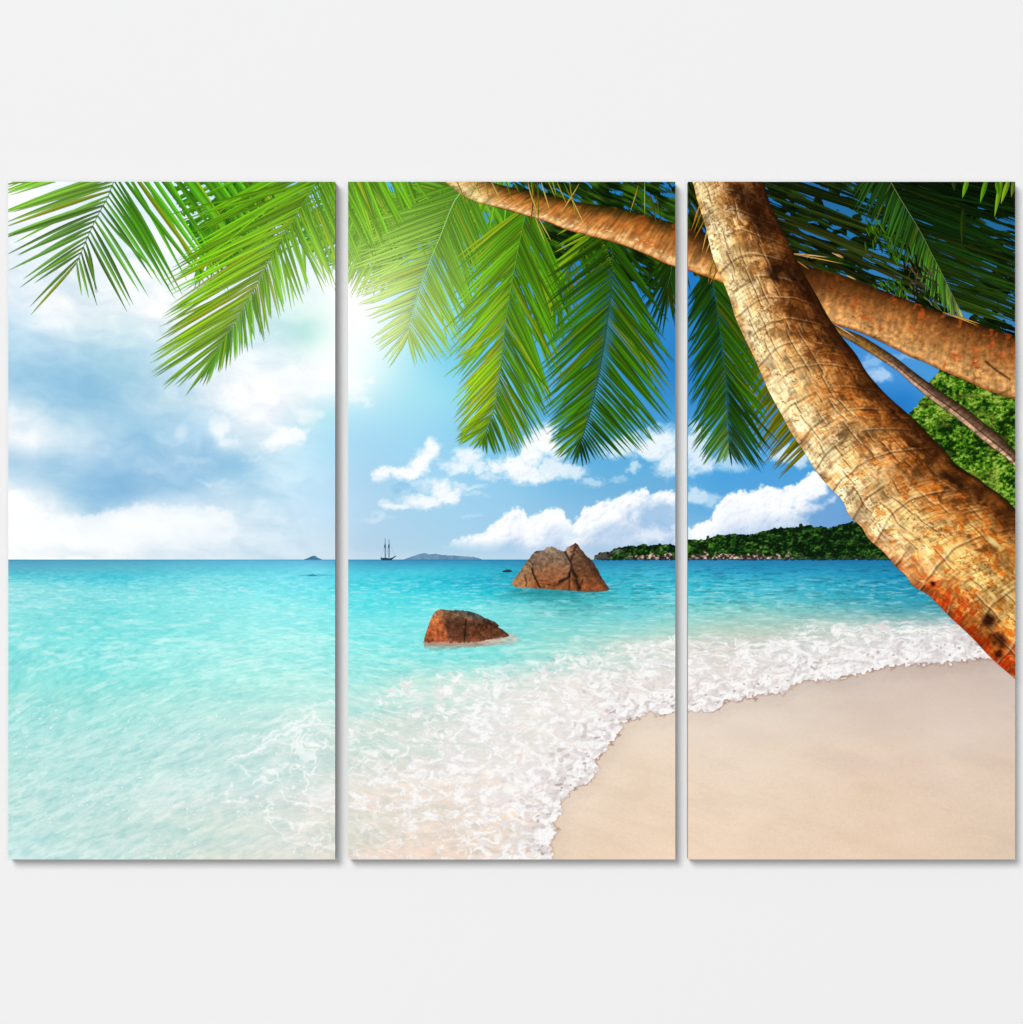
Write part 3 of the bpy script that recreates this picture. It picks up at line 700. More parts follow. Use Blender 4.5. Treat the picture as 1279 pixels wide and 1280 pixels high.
# ---------------------------------------------------------------- palms
rnd = random.Random(7)
def leaf(T, Cc, bx, by, vx, vy, wd, depth, c1, c2, bend=0.0, seg=6, wash=True):
    """one blade: two tapered halves, lighter and darker, with a slight droop"""
    l = math.hypot(vx, vy)
    if l < 3: return
    nx, ny = -vy / l, vx / l
    prev = None
    for i in range(seg + 1):
        t = i / seg
        cx = bx + vx * t + nx * bend * l * math.sin(math.pi * t * .5) * t; cy = by + vy * t + ny * bend * l * math.sin(math.pi * t * .5) * t + .035 * l * t * t
        w_ = wd * (.40 + .60 * min(1, t / .26)) * (1 - max(0, (t - .45) / .55) ** 1.5) * .5
        a = (cx + nx * w_, cy + ny * w_, depth); m = (cx, cy, depth); b_ = (cx - nx * w_, cy - ny * w_, depth)
        sh = 1 - .16 * (1 - t) + .10 * t
        k1 = np.clip(np.array(c1) * sh, 0, 255); k2 = np.clip(np.array(c2) * sh, 0, 255)
        if wash: k1 = bloom(k1, cx, cy); k2 = bloom(k2, cx, cy)
        if prev is not None:
            pa, pm, pb, q1, q2 = prev
            T += [(pa, pm, m), (pa, m, a), (pm, pb, b_), (pm, b_, m)]
            Cc += [(q1, q1, k1), (q1, k1, k1), (q2, q2, k2), (q2, k2, k2)]
        prev = (a, m, b_, k1, k2)

def lerpk(keys, t):
    for (t0, *a), (t1, *b_) in zip(keys[:-1], keys[1:]):
        if t <= t1: f = (t - t0) / (t1 - t0); return [p + (q - p) * f for p, q in zip(a, b_)]
    return keys[-1][1:]

def frond(depth, rachis, n_, L, R, wd, cl, cr, jl=.22, yellow=.10, rach=(150, 170, 120), rw=1.6, label=None, seed=1, jang=.05, t0=0.0, name='printed_palm_frond', dark=.80, skip=0.0, wt=.8):
    rg = random.Random(seed); T, Cc = [], []
    pts = catmull(rachis, n_)
    for side, keys, base in ((0, L, cl), (1, R, cr)):
        if keys is None: continue
        for i in range(n_):
            t = i / (n_ - 1)
            if t < t0 or rg.random() < skip: continue
            vx, vy = lerpk(keys, t); s = rg.uniform(.86, 1.07) * (1 if rg.random() > .08 else .8); a = rg.gauss(0, jang)
            ca, sa = math.cos(a) * s, math.sin(a) * s
            vx, vy = vx * ca - vy * sa, vx * sa + vy * ca
            b_ = np.array(lerpk(base, t) if isinstance(base, list) else base, float)
            f = 1 + rg.uniform(-jl, jl); c1 = b_ * f
            if rg.random() < yellow: c1 = c1 * .5 + np.array((190, 180, 20)) * .5 * min(1, b_[1] / 150)
            c2 = c1 * dark
            if rg.random() < .5: c1, c2 = c2, c1
            if rg.random() < .07: b0 = rg.choice((-.16, .16))
            else: b0 = rg.uniform(-.05, .05)
            leaf(T, Cc, pts[i, 0], pts[i, 1], vx, vy, wd * (1 + (wt - 1) * t) * rg.uniform(.8, 1.2), depth + .003 * ((i * 2 + side) % 60), c1, c2, b0)
    for i in range(n_ - 1):
        t = i / (n_ - 1)
        if t < t0: continue
        t1, c1 = line_tris([tuple(pts[i]), tuple(pts[i + 1])], rw * .55 * (1 - .6 * t) + .25, depth + .19, np.array(rach)); T += t1
        Cc += [[bloom(np.array(k, float), pts[i, 0], pts[i, 1]) for k in tr] for tr in c1]
    return tri_part(name, T, Cc, label)

def mass(depth, poly, dark, light, holes, seed, ang, sc=(26, 3.2), name='printed_foliage', label=None, wob=8):
    ca, sa = math.cos(ang), math.sin(ang)
    def uv(X, Y): return (X * ca + Y * sa), (Y * ca - X * sa)
    def colr(X, Y):
        U, V = uv(X, Y); n1 = fba(U / sc[0], V / sc[1] + noise(U / 30, V / 20, seed + 1) * 2, seed, 4, .6); n2 = fbm(X / 14, Y / 14, seed + 3, 2)
        v = np.clip((n1 - .5) * 2.2 + (n2 - .5) * 1.0 + .45, 0, 1)
        c = ramp([(0, dark), (.55, tuple((np.array(dark) + light) / 2)), (1, light)], v)
        return bloom(c, X, Y)
    def hole(X, Y):
        U, V = uv(X, Y)
        return (fba(U / (sc[0] * .8), V / (sc[1] * 1.1) + noise(U / 30, V / 20, seed + 1) * 2, seed + 9, 3) < 1 - holes) | (fbm(X / 16, Y / 16, seed + 12, 2) < .42)
    return shape_part(name, poly, colr, depth, .8, hole, label, wob)

# -- dense shade behind everything, at the top
mass(.46, [(225, 200), (440, 200), (440, 290), (425, 335), (400, 325), (378, 300), (330, 330), (262, 330), (238, 292), (216, 240)], (30, 100, 12), (112, 176, 20), .40, 601, -.45, label='dense bright green leaves along the top')
mass(.50, [(435, 200), (600, 200), (640, 262), (700, 290), (700, 350), (690, 420), (668, 420), (620, 345), (600, 335), (560, 322), (520, 320), (478, 330), (455, 345), (436, 320)], (40, 104, 10), (118, 178, 30), .42, 611, 1.2, label='dense sunlit green leaves below the far trunk')
mass(.54, [(640, 200), (860, 200), (860, 352), (838, 350), (812, 372), (790, 352), (748, 330), (716, 322), (698, 330), (680, 300), (640, 250)], (8, 24, 4), (58, 98, 16), .36, 621, .5, label='dark shaded leaves above and below the far trunk')
mass(.58, [(930, 200), (1290, 200), (1290, 432), (1200, 404), (1120, 372), (1040, 352), (985, 330), (950, 260)], (5, 13, 4), (40, 62, 14), .46, 631, .36, sc=(44, 3.0), label='dark shaded leaves filling the upper corner')
mass(.62, [(845, 200), (905, 200), (905, 330), (890, 352), (868, 345), (850, 300)], (10, 20, 4), (70, 84, 16), .30, 641, 1.1, label='dark leaves left of the leaning trunk')

G1 = (98, 160, 36); G2 = (66, 158, 14); G3 = (138, 182, 26)
mass(.66, [(1120, 200), (1290, 200), (1290, 262), (1240, 274), (1200, 268), (1168, 282), (1140, 262)], (3, 9, 3), (20, 40, 8), .24, 651, .36, sc=(40, 3.0), label='nearly black leaf shade in the upper corner')
# -- left panel
frond(1.14, [(470, 130), (430, 180), (391, 235), (365, 278.5), (341, 316), (320, 357), (296, 399), (279, 426), (270, 444)], 96,
      [(0, -190, 100), (.3, -185, 95), (.5, -150, 75), (.7, -128, 72), (.85, -105, 66), (.95, -72, 50), (1, -30, 50)],
      [(0, 80, 190), (.28, 52, 118), (.5, 28, 84), (.65, 14, 68), (.8, 6, 56), (.92, -6, 46), (1, -26, 46)], 4.6,
      [(0, 84, 158, 12), (.55, 122, 186, 22), (.75, 142, 188, 30), (1, 104, 160, 48)], [(0, 92, 162, 16), (.6, 106, 178, 26), (1, 94, 166, 40)], jl=.24, yellow=.09,
      rach=(96, 150, 40), wt=.62, label='large sunlit frond sweeping down to the left over the clouds', seed=11, jang=.045)
frond(.92, [(215, 95), (180, 160), (152, 206), (141, 230), (134, 248), (126, 262), (116, 282), (108, 300), (101, 317), (96, 328)], 38,
      [(0, -170, 60), (.45, -165, 46), (.6, -140, 44), (.75, -118, 44), (.87, -88, 46), (.95, -66, 44), (1, -54, 62)],
      [(0, 150, 190), (.4, 118, 166), (.6, 84, 124), (.75, 66, 92), (.87, 44, 90), (.95, 16, 62), (1, 5, 44)], 8.0,
      [(0, 130, 196, 50), (.55, 128, 184, 62), (.8, 108, 162, 70), (1, 112, 158, 56)], [(0, 86, 176, 20), (.6, 88, 170, 36), (.8, 104, 162, 66), (1, 116, 164, 58)], jl=.22, yellow=.08,
      rach=(84, 104, 60), rw=1.2, wt=.42, label='frond tip spreading over the top corner of the pale sky', seed=12, jang=.03)
frond(.70, [(300, 120), (290, 200), (276, 260), (262, 300)], 40, [(0, -30, 190), (1, -20, 60)], [(0, 60, 170), (1, 20, 62)], 4.2, (58, 140, 14), (46, 120, 16), seed=13, rach=(60, 120, 20), jang=.06, skip=.2, label='partly hidden frond hanging behind the other two')
# -- middle panel
frond(.70, [(640, 205), (600, 222), (557, 236), (520, 254), (488, 270), (462, 284)], 58, [(0, -60, -30), (1, -50, 0)], [(0, -24, 76), (.5, -36, 64), (1, -30, 44)], 4.2, (92, 158, 26), (100, 166, 28), seed=21, rach=(150, 190, 70), label='frond lying almost level below the top edge')
frond(.92, [(440, 150), (452, 200), (462, 240), (472, 280), (480, 312), (484, 330)], 50, [(0, -50, 130), (.5, -44, 116), (.8, -40, 74), (1, -6, 40)], [(0, 40, 80), (.6, 34, 66), (1, 8, 38)], 4.0, (96, 164, 24), (88, 152, 26), seed=22, rach=(120, 180, 60), label='frond at the panel edge fading into the glare')
frond(1.14, [(584, 226), (575, 242), (566, 256), (551, 294), (537, 328), (521.6, 371), (514, 400), (510, 419)], 70,
      [(0, -150, 50), (.35, -118, 42), (.6, -84, 34), (.8, -58, 24), (.93, -46, 30), (1, -16, 42)],
      [(0, 56, 130), (.35, 44, 110), (.6, 44, 84), (.8, 46, 66), (.93, 34, 48), (1, 8, 40)], 3.8,
      [(0, 92, 158, 26), (.4, 140, 196, 62), (1, 170, 214, 96)], [(0, 84, 150, 24), (.5, 122, 186, 44), (1, 146, 204, 66)], jl=.13, rach=(150, 206, 120), yellow=.05, wt=.7, label='pale backlit frond hanging beside the glare of the sun', seed=23, jang=.03)
frond(1.36, [(662, 255), (656, 272), (650, 300), (644, 330), (637, 370), (631, 410), (626, 458), (618, 509), (610, 532), (604, 548)], 88,
      [(0, -90, 70), (.3, -76, 84), (.55, -62, 70), (.8, -50, 52), (.93, -38, 26), (1, -8, 16)],
      [(0, 60, 120), (.3, 56, 128), (.55, 54, 104), (.75, 44, 78), (.9, 20, 48), (1, 2, 18)], 4.0,
      [(0, 88, 156, 16), (.5, 118, 192, 16), (.75, 156, 198, 16), (1, 100, 154, 28)], [(0, 74, 134, 14), (.5, 82, 148, 16), (1, 66, 118, 20)], jl=.22, yellow=.12, wt=.7, rach=(84, 150, 40), label='hanging frond with yellowing left edge', seed=24, jang=.05)
frond(1.14, [(760, 262), (742, 290), (722, 316), (706, 344), (694, 378)], 44, [(0, -60, 30), (1, -34, 46)], [(0, 30, 60), (1, 6, 60)], 3.6, (104, 160, 16), (60, 112, 12), seed=25, yellow=.25, rach=(96, 140, 30), label='short bright leaf tips between two hanging fronds', skip=.25, jang=.12)
frond(1.58, [(762, 285), (764, 303), (766, 330), (764.5, 352), (762.5, 375), (757, 418), (750, 460), (740, 506.6), (732, 533), (725, 556)], 78,
      [(0, -84, 52), (.2, -84, 66), (.4, -84, 74), (.6, -70, 62), (.8, -56, 38), (.93, -40, 30), (1, -4, 27)],
      [(0, 56, 70), (.2, 72, 92), (.45, 78, 96), (.65, 74, 80), (.82, 56, 58), (.93, 30, 34), (1, 3, 26)], 3.9,
      [(0, 40, 84, 10), (.4, 60, 122, 14), (.8, 64, 124, 14), (.92, 92, 152, 20), (1, 36, 78, 22)], [(0, 40, 84, 12), (.4, 60, 116, 14), (.8, 52, 108, 14), (1, 30, 74, 24)], jl=.26, yellow=.07, wt=.75, rach=(40, 84, 30), rw=1.5, label='dark green frond hanging straight down, nearest the right edge', seed=26, jang=.035)
frond(.92, [(850, 300), (842, 322), (838, 344), (834, 360)], 24, [(0, -50, 60), (1, -12, 60)], [(0, 4, 62), (1, 8, 50)], 3.2, (28, 62, 10), (30, 64, 14), seed=27, rach=(50, 90, 40), jang=.1, label='dark frond tip peeping in at the right edge')
# -- right panel
frond(.92, [(950, 400), (975, 450), (1004, 500), (1028, 548)], 60, [(0, -46, 66), (.5, -56, 74), (1, -54, 44)], None, 3.4, [(0, 96, 116, 12), (1, 112, 108, 14)], (90, 90, 10), seed=31, yellow=.2, label='olive brown frond behind the leaning trunk', jang=.04, jl=.28)
frond(1.14, [(889, 335), (891, 352), (895, 375), (899, 402), (902, 428), (906, 460), (908.5, 489), (910, 523), (911, 546), (911, 561)], 70,
      [(0, -34, 46), (.4, -40, 62), (.7, -42, 62), (.9, -32, 40), (1, -4, 18)], [(0, 46, 54), (.4, 58, 72), (.7, 54, 76), (.9, 36, 50), (1, 8, 20)], 3.7,
      [(0, 24, 58, 12), (.4, 34, 84, 18), (.8, 62, 120, 22), (1, 110, 150, 90)], [(0, 40, 84, 14), (.5, 54, 108, 16), (.8, 30, 70, 18), (1, 50, 84, 60)], jl=.28, yellow=.06, wt=.75, rach=(40, 90, 40), rw=1.3, label='narrow green frond hanging left of the leaning trunk', seed=32, jang=.03)
frond(.72, [(905, 150), (940, 220), (975, 290), (1000, 345)], 54, None, [(0, 300, 60), (.5, 230, 84), (1, 160, 64)], 4.0, (30, 60, 12), [(0, 18, 40, 10), (.5, 38, 52, 14), (1, 58, 50, 18)], seed=33, yellow=.03, jl=.4, label='shaded frond with long leaves fanning out from behind the trunk', jang=.02, skip=.25)
frond(1.14, [(1098, 190), (1112, 224), (1127, 251), (1140, 272), (1152.5, 293.6), (1165, 318), (1176.5, 340), (1188, 364), (1199, 386)], 86,
      [(0, -30, 60), (.5, -14, 52), (.8, 2, 46), (1, 6, 14)], [(0, 190, 60), (.5, 150, 56), (.8, 110, 40), (1, 60, 18)], 3.5,
      [(0, 30, 64, 18), (.5, 48, 96, 26), (.8, 76, 128, 34), (1, 150, 160, 90)], [(0, 10, 30, 6), (.5, 20, 48, 12), (1, 46, 74, 16)], jl=.4, yellow=.04, rach=(104, 124, 60), rw=1.2, label='frond with a bright midrib in the dark upper corner', seed=34, jang=.05)
T, Cc = [], []
for bx, by, vx, vy, c in ((1210, 222, -7, 25, (110, 170, 24)), (1234, 222, -9, 31, (96, 156, 20)), (1253, 220, -10, 50, (120, 172, 26)), (1246, 224, 2, 20, (80, 140, 18)), (1262, 222, -11, 32, (134, 178, 30)), (1269, 222, -5, 24, (104, 120, 40)), (1192, 224, 1, 14, (40, 60, 20)), (1204, 262, -2, 42, (36, 58, 12))):
    leaf(T, Cc, bx, by, vx, vy, 6, 1.36 + .004 * (len(T) // 24), c, np.array(c) * .75, 0, wash=False)
tri_part('printed_palm_frond', T, Cc, 'bright leaf tips dangling in the dark corner')
T, Cc = [], []
def cluster(cx, cy, rx, ry, k, ang, col, ln=13):
    for _ in range(k):
        a = ang + rnd.gauss(0, .25); l = ln * rnd.uniform(.5, 1.2); x = cx + rnd.gauss(0, rx); y = cy + rnd.gauss(0, ry); f = rnd.uniform(.4, 1.0)
        leaf(T, Cc, x, y, math.cos(a) * l, math.sin(a) * l, 2.2, 1.40 + .002 * (len(T) // 24 % 30), np.array(col) * f, np.array(col) * f * .7, 0, 4, False)
cluster(1090, 282, 9, 5, 30, 1.2, (96, 160, 20)); cluster(1103, 298, 8, 6, 20, 1.2, (70, 130, 24)); cluster(1116, 312, 5, 5, 12, 1.2, (70, 130, 24))
cluster(1112, 352, 8, 4, 26, 1.1, (80, 150, 24)); cluster(1128, 362, 10, 4, 26, 1.1, (96, 150, 40)); cluster(1140, 345, 12, 8, 20, .6, (110, 104, 70), 16); cluster(1165, 375, 5, 8, 16, 1.0, (110, 130, 60))
cluster(1140, 330, 7, 16, 20, 1.2, (44, 30, 12), 18)
tri_part('printed_foliage', T, Cc, 'small bright green leaflets catching light among the shade')

# ---------------------------------------------------------------- trunks
FARL = [(520, 205), (557.6, 228.6), (575, 242), (597, 252.7), (630, 261.5), (659, 270), (687, 278.5), (707, 287), (733, 294), (761, 301), (785, 309), (812, 320), (833, 330), (860, 338), (880, 345), (902, 353), (950, 372), (1000, 392), (1041, 405), (1068, 413), (1085.6, 420), (1111, 432), (1137, 445.6), (1156, 452.5), (1176.5, 463), (1205.6, 475), (1231, 487), (1267, 499), (1300, 512)]
FARR = [(560, 200), (592, 219), (606, 224), (618, 229), (638, 234), (667, 240), (699, 247), (720, 252), (745, 256), (772, 260), (800, 266), (819, 273), (843, 279), (866, 287), (890, 293), (915, 302), (960, 317), (1010, 334), (1050, 345), (1078, 354), (1094, 360), (1120, 370), (1145.6, 379), (1163, 386), (1184, 394), (1214, 403), (1238, 411), (1272, 421), (1305, 432)]
def far_bark(S, T_, X, Y):
    g = 1 - T_                                             # 1 at the underside (lit), 0 on top
    lf = sm(640, 590, X)
    p2 = ramp([(0, (34, 30, 8)), (.16, (84, 56, 18)), (.40, (168, 104, 44)), (.72, (200, 134, 70)), (.88, (232, 186, 122)), (.96, (214, 150, 90)), (1, (120, 66, 26))], T_ * 0 + (1 - T_) * 0 + g)
    p3 = ramp([(0, (44, 24, 8)), (.12, (98, 58, 24)), (.4, (158, 106, 58)), (.75, (190, 144, 92)), (.93, (206, 160, 106)), (1, (130, 78, 36))], g)
    p1 = ramp([(0, (120, 84, 34)), (.4, (196, 152, 86)), (.8, (232, 204, 146)), (1, (186, 150, 88))], g)
    k = sm(850, 900, X)
    c = p2 * (1 - k[..., None]) + p3 * k[..., None]; c = c * (1 - lf[..., None]) + p1 * lf[..., None]
    # fine hairs across the limb
    hr = fba(S / 1.5 + T_ * 3.0, T_ * 3, 701, 3) - .5
    c = c * (1 + hr * .62 * (1 - k * .75))[..., None]
    h2 = fba(S / 5, T_ * 2.5, 703, 3) - .5; c = c * (1 + h2 * .42)[..., None]
    rd = sm(.54, .70, fbm(S / 11, T_ * 4, 707, 3)) * (1 - k); c = mix(c, (196, 92, 34), rd * .42 * sm(640, 740, X) * (1 - .6 * k))
    rd = sm(.64, .72, fbm(X / 10, Y / 12, 709, 4, .6)) * k; c = mix(c, (184, 84, 34), rd * .55)
    rings = sm(.80, 1.0, np.sin(S / 3.6 + 2.2 * fbm(S / 20, T_ * 2, 711, 2) * 3 + T_ * 1.2)); c = mix(c, c * .72, rings * .5 * (1 - k))
    sq = sm(.84, .93, ridged(X / 13 + Y / 30, Y / 8, 713, 2)) * sm(.4, .6, fbm(X / 14, Y / 12, 714, 2)) * k; c = mix(c, (86, 44, 18), sq * .5)
    gl = sm(.64, .74, fbm(S / 3.4, T_ * 14, 717, 3)) * sm(.55, .8, g) * sm(.98, .9, g) * (1 - k); c = mix(c, (252, 226, 172), gl * .85)
    ml = fbm(X / 5, Y / 4, 719, 4, .65) - .5; c = c * (1 + ml * (.35 + .4 * k))[..., None] * (1 + k[..., None] * np.array([.04, -.01, -.10]))
    c = mix(c, (14, 10, 4), sm(1035, 985, X) * k * sm(.9, .1, g) * .75)
    lr = sm(1130, 1040, X) * k * sm(.75, .2, g); c = mix(c, (60, 32, 10), lr * .5)
    c = mix(c, (40, 22, 8), np.exp(-(pdist([(1232, 452), (1244, 462), (1262, 474)], X, Y) / 1.4) ** 2) * .8)
    return np.clip(c, 0, 255)
strip_part('printed_palm_trunk', FARL, FARR, far_bark, 2.0, 820, 72, label='slimmer shaded palm trunk crossing behind, nearly level')

# thin fallen limb
LT = [(1036, 404), (1060, 413), (1077, 420), (1094, 430), (1118, 445.7), (1135, 459), (1156, 475), (1180, 492), (1205.6, 509), (1231, 529.6), (1248.5, 543), (1267, 562), (1290, 584)]
LB = [(1034, 406), (1052, 420), (1066, 428), (1084, 439), (1106, 453), (1121, 463), (1139, 479), (1162, 498), (1187, 516), (1212, 536), (1232, 553), (1256, 571), (1278, 592)]
def limb(S, T_, X, Y):
    a = ramp([(0, (44, 30, 20)), (.35, (92, 66, 48)), (.56, (128, 98, 74)), (.64, (60, 40, 28)), (.74, (190, 150, 122)), (.92, (206, 164, 136)), (1, (120, 84, 60))], T_)
    b_ = ramp([(0, (50, 30, 12)), (.4, (120, 84, 40)), (.8, (150, 110, 56)), (1, (90, 60, 24))], T_)
    k = sm(1090, 1125, X); c = b_ * (1 - k[..., None]) + a * k[..., None]
    c = c * (1 + (fbm(S / 3, T_ * 3, 731, 3) - .5) * .6)[..., None] * (1 + (fbm(S / 14, T_ * 8, 733, 2) - .5) * .4)[..., None]
    return np.clip(mix(c, (40, 26, 16), sm(.78, .95, np.sin(S / 1.9 + T_ * 2.5 + fbm(S / 6, T_, 735, 2) * 6)) * .4 * k), 0, 255)
strip_part('printed_thin_limb', LT, LB, limb, 2.15, 330, 24, label='thin grey dead stem slanting between the two trunks')

ML = [(845, 170), (866, 229), (871, 248), (882, 284), (891, 321), (901.6, 347), (912, 373), (919, 396), (931, 423), (946, 454), (960, 487), (977, 518), (988, 539), (1005, 564.5), (1018.6, 587), (1034, 606), (1053, 626), (1062, 645), (1077, 659), (1086, 674), (1104.5, 690), (1120, 708.5), (1132, 719), (1142, 733), (1161, 744.5), (1188.5, 772), (1214, 796), (1238, 821.5), (1267, 847), (1310, 885)]
MR = [(930, 165), (948, 212), (955, 230), (963, 256), (975, 282), (986, 304), (996, 325), (1007, 346), (1020, 368), (1033, 392), (1050, 418), (1070, 443), (1083, 465), (1100, 485), (1114, 499), (1130, 513), (1150, 531), (1166, 549), (1180, 562), (1192, 578), (1209, 590), (1222.7, 598), (1235, 608), (1250, 618), (1267, 634), (1300, 664), (1330, 690), (1360, 718), (1390, 744), (1440, 790)]
def main_bark(S, T_, X, Y):
    q = np.clip((Y + X * .35 - 540) / 720, 0, 1)                     # 0 high .. 1 low on the stem
    wv = T_ + (fbm(S / 22, T_ * 3, 801, 4, .6) - .5) * .34
    r0 = ramp([(0, (214, 176, 124)), (.06, (246, 224, 186)), (.20, (238, 208, 160)), (.34, (206, 160, 102)), (.5, (160, 106, 54)), (.68, (112, 64, 26)), (.88, (78, 40, 14)), (1, (44, 24, 10))], wv)
    r1 = ramp([(0, (206, 166, 118)), (.06, (248, 228, 192)), (.26, (240, 210, 160)), (.45, (214, 166, 108)), (.62, (168, 108, 54)), (.82, (122, 70, 28)), (1, (64, 34, 12))], wv)
    r2 = ramp([(0, (150, 60, 20)), (.07, (190, 112, 52)), (.18, (214, 160, 88)), (.40, (226, 186, 112)), (.58, (206, 144, 70)), (.76, (150, 94, 40)), (1, (88, 48, 16))], wv)
    k1 = sm(0, .5, q)[..., None]; k2 = sm(.6, .92, q)[..., None]
    c = (r0 * (1 - k1) + r1 * k1) * (1 - k2) + r2 * k2
    wpx = 95 + 60 * q; U = T_ * wpx
    # scaly plates
    ux = S + (fbm(S / 16, U / 16, 803, 3) - .5) * 18; uy = U + (fbm(S / 14, U / 14, 805, 3) - .5) * 14
    pl = fbm(ux / 9, uy / 7, 807, 3, .6); pl2 = fbm(ux / 3.4, uy / 3.0, 809, 3, .6)
    c = c * (1 + (pl - .5) * .62 + (pl2 - .5) * .46)[..., None] * np.array([1.02, .99, .90])
    # squarish scales between splits and rings
    cu = np.floor(U / 11 + .35 * _h(np.floor(S / 15), S * 0, 3)); cs = np.floor(S / 15 + .5 * _h(cu, cu * 0, 9) + (U / 11) * .12)
    ct = _h(cu, cs, 44) - .5
    c = c * (1 + ct * .30)[..., None]
    c = mix(c, (250, 226, 180), (ct > .22) * sm(.05, .15, T_) * sm(.66, .42, T_) * sm(.95, .7, q) * .62 * sm(.35, .55, pl2))
    pale = sm(.52, .60, pl) * sm(.15, .35, T_) * sm(1.0, .7, T_); c = mix(c, c * .5 + np.array((236, 198, 136)) * .5, pale * .55)
    dk = sm(.52, .70, fbm(ux / 16, uy / 9, 811, 4, .6)) * sm(.22, .6, T_); c = mix(c, c * (.60, .50, .40), dk * .7)
    # warm orange scales
    og = sm(.56, .64, fbm(ux / 8 + 4, uy / 6, 813, 4, .6)); ow = sm(.25, .5, q) * .40 + sm(.6, .9, q) * .42
    c = mix(c, (212, 106, 26), og * ow * sm(.02, .12, T_) * sm(1.05, .75, T_))
    rd = sm(.48, .58, fbm(ux / 7 + 9, uy / 6, 815, 4, .6)) * sm(.76, .9, q) * sm(.34, .06, T_); c = mix(c, (182, 46, 8), rd * .85)
    yl = sm(.56, .66, fbm(ux / 15, uy / 11, 817, 3)) * sm(.5, .8, q) * sm(.15, .35, T_) * sm(.9, .6, T_); c = mix(c, (234, 206, 128), yl * .65)
    # ring scars across the stem: pale raised edge with a dark line under it
    arc = S + 20 * np.sin(np.pi * np.clip(T_, 0, 1)) + (fbm(U / 40, S / 60, 819, 3) - .5) * 10 - 14 * T_
    sp = 25 + 9 * q
    ph = (arc / sp) % 1.0; ri = np.floor(arc / sp)
    on = sm(.26, .46, fbm(U / 34, ri * 3.7, 821, 2))
    c = mix(c, c * .45 + np.array((255, 232, 184)) * .55, np.exp(-((ph - .5) * sp / 1.0) ** 2) * on * .62 * sm(1.05, .6, T_))
    c = mix(c, (52, 26, 10), np.exp(-((ph - .5) * sp / 1.2 - 1.7) ** 2) * on * .42)
    ringt = _h(ri, ri * 0 + 3, 5) - .5; c = c * (1 + ringt * .20)[..., None]
    # minor rings
    ph2 = ((arc + 3 * (noise(U / 9, S / 20, 822) - .5)) / 6.1) % 1.0
    rr = .75 * sm(.36, .62, fbm(ux / 13, uy / 14, 823, 2))
    c = mix(c, c * .66, np.exp(-((ph2 - .5) * 6.1 / 1.0) ** 2) * .62 * rr)
    c = mix(c, np.clip(c * 1.22, 0, 255), np.exp(-((ph2 - .5) * 6.1 / 1.0 - 1.9) ** 2) * .5 * rr)
    gr = fba(S / 22, U / 1.6, 824, 3) - .5; c = c * (1 + gr * .34)[..., None]
    # splits running along the stem, stepping from ring to ring
    for k_, (u0, st) in enumerate(((.16, 0), (.30, .25), (.46, .1), (.62, .2), (.78, .4), (.90, .2))):
        off = (_h(ri, ri * 0 + k_, 31) - .5) * .11
        d = (T_ - u0 - off - (fbm(S / 40, S * 0 + k_, 825, 3) - .5) * .06) * wpx
        a = sm(.38, .5, noise(S / 34, S * 0 + k_ * 7.3, 827)) * sm(st * .6 - .1, st * .6 + .15, q + .2)
        c = mix(c, (48, 24, 10), np.exp(-(d / .75) ** 2) * a * .52)
        c = mix(c, (252, 226, 176), np.exp(-((d - 2.0) / 1.0) ** 2) * a * .40 * sm(.9, .5, T_))
    sp2 = sm(.70, .80, noise(X / 1.8, Y / 1.8, 829)) * sm(.45, .6, fbm(X / 18, Y / 18, 831, 2)); c = mix(c, (96, 52, 18), sp2 * .5)
    # dark notches and scars, plus shadow bands printed into the bark colour
    for (x, y, rx, ry, a) in ((972, 336, 10, 9, .9), (966, 345, 12, 5, .8), (990, 338, 14, 12, .55), (938, 250, 26, 14, .55), (956, 280, 26, 10, .6), (925, 238, 12, 6, .4), (1005, 352, 8, 16, .5), (1030, 398, 20, 8, .5), (1046, 424, 22, 7, .55), (1090, 492, 24, 9, .45), (1125, 520, 24, 8, .45), (1160, 560, 20, 10, .45), (1215, 612, 24, 9, .5), (1258, 650, 18, 14, .5), (1255, 700, 10, 14, .35), (958, 296, 20, 8, .45), (1186, 597, 13, 6, .75), (1198, 605, 9, 6, .75), (1235, 775, 9, 9, .9), (1247, 800, 13, 9, .75), (1248, 818, 6, 6, .8), (1166, 730, 3.2, 3.4, .9), (1010, 372, 22, 6, .35), (1000, 395, 26, 9, .35), (1060, 445, 26, 10, .35), (937, 417, 2.2, 4, .8)):
        ca, sa = math.cos(.7), math.sin(.7); dx, dy = X - x, Y - y; rxx = dx * ca + dy * sa; ryy = -dx * sa + dy * ca
        if rx < 8 or (x, y) == (972, 336): rxx, ryy = dx, dy
        m = np.exp(-((rxx / rx) ** 2 + (ryy / ry) ** 2) ** 1.4 + (fbm(X / 6, Y / 6, 833, 3) - .5) * 1.2)
        c = mix(c, (26, 10, 4), np.clip(m, 0, 1) * a)
    for (x, y, rx, ry) in ((1241, 677, 11, 4), (1217, 691, 8, 3), (1240, 744, 7, 3)):
        ca, sa = math.cos(.75), math.sin(.75); dx, dy = X - x, Y - y
        c = mix(c, (244, 216, 140), np.exp(-(((dx * ca + dy * sa) / rx) ** 2 + ((-dx * sa + dy * ca) / ry) ** 2) ** 2) * .85)
    c = mix(c, (34, 18, 8), sm(.95, 1.0, T_) * .8)
    return np.clip(c, 0, 255)
strip_part('printed_palm_trunk', ML, MR, main_bark, 2.3, 1150, 200, label='thick scaly palm trunk leaning in from the right, near and sunlit')

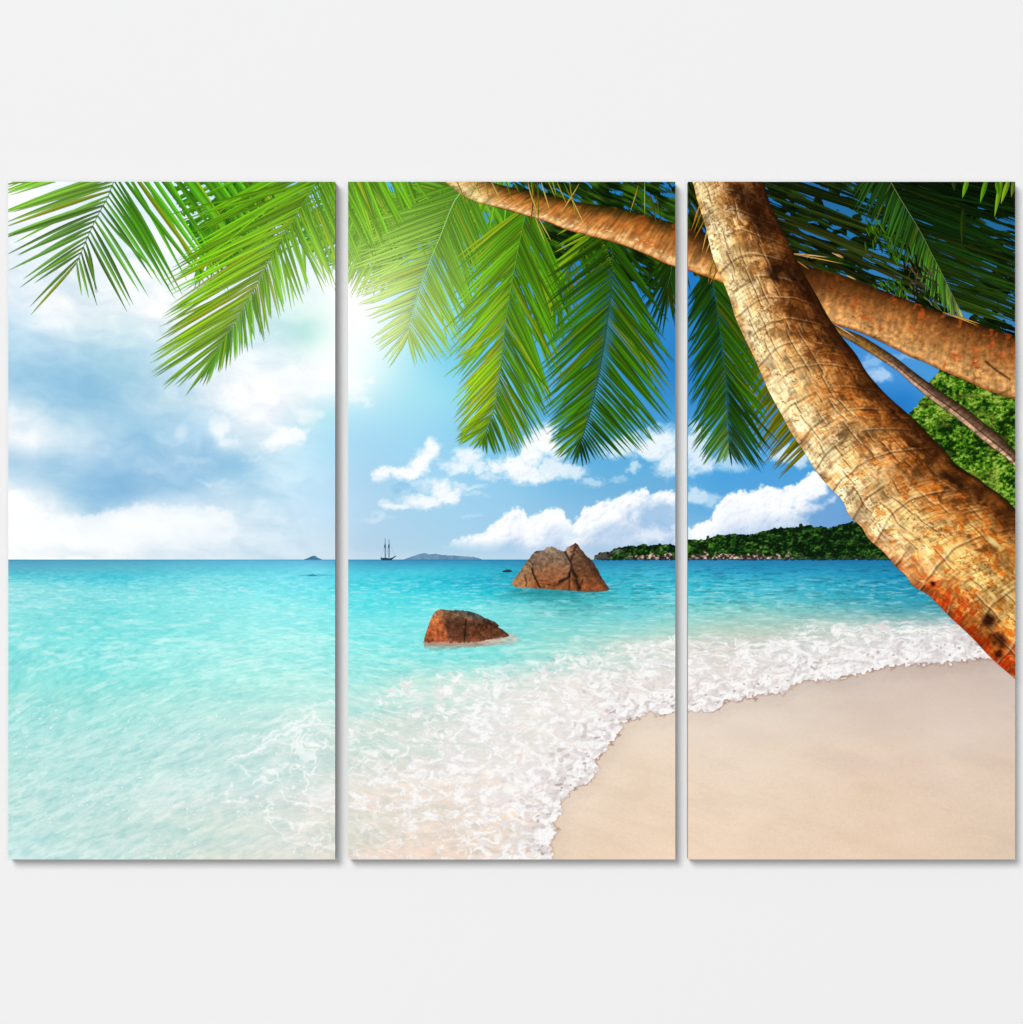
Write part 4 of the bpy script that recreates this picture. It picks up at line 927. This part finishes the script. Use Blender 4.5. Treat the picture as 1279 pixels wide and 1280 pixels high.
# dry strands hanging over the far trunk
for i, (bx, by, vx, vy) in enumerate([(664, 224, 4, 48), (668, 226, 0, 60), (672, 228, 6, 68), (660, 228, 8, 40), (676, 224, 10, 42), (684, 222, 9, 26), (690, 222, 4, 22), (696, 226, 12, 30), (704, 226, 20, 44), (724, 230, -22, 40), (712, 226, 4, 44), (600, 222, -14, 30), (590, 222, 12, 28), (612, 222, 16, 34), (606, 224, 4, 28), (584, 222, 10, 22), (630, 222, 14, 30), (716, 250, 16, 34), (668, 268, 12, 38), (672, 268, 14, 34), (798, 232, -8, 34), (806, 228, 0, 42), (812, 240, 6, 44), (820, 244, 8, 34), (640, 224, 10, 16), (570, 224, 14, 30)]):
    c = rnd.choice([(176, 160, 40), (120, 130, 24), (214, 190, 90), (96, 84, 24), (146, 176, 80)])
    T, Cc = [], []
    leaf(T, Cc, bx, by, vx, vy, 1.7, 2.24 + .003 * i, c, np.array(c) * .7, rnd.uniform(-.12, .12), 6, False)
    tri_part('printed_dry_strand', T, Cc)
for i, (bx, by, vx, vy) in enumerate([(880, 258, -12, 34), (884, 268, -14, 34), (888, 276, -12, 38), (878, 250, -12, 26), (892, 290, -8, 28), (896, 320, -4, 32), (890, 326, -4, 28), (900, 330, -12, 26), (897, 310, -10, 36), (874, 262, -8, 26)]):
    c = rnd.choice([(206, 150, 30), (180, 120, 20), (222, 180, 80)])
    T, Cc = [], []
    leaf(T, Cc, bx, by, vx, vy, 1.9, 2.18 + .003 * i, c, np.array(c) * .6, rnd.uniform(-.1, .1), 6, False)
    tri_part('printed_dry_strand', T, Cc)
for i, (bx, by, vx, vy) in enumerate([(990, 317, 46, 2), (992, 318, 62, 8), (1006, 318, 10, 5), (1040, 316, 14, 6), (996, 326, 16, 10), (1058, 344, 12, 5), (1044, 406, 26, 14), (1178, 390, 44, 14), (1190, 394, 36, 9), (1054, 322, -10, -5)]):
    c = rnd.choice([(224, 170, 70), (236, 200, 140), (190, 130, 60)])
    T, Cc = [], []
    leaf(T, Cc, bx, by, vx, vy, 1.8, 2.24 + .003 * i, c, np.array(c) * .6, .03, 6, False)
    tri_part('printed_dry_strand', T, Cc)
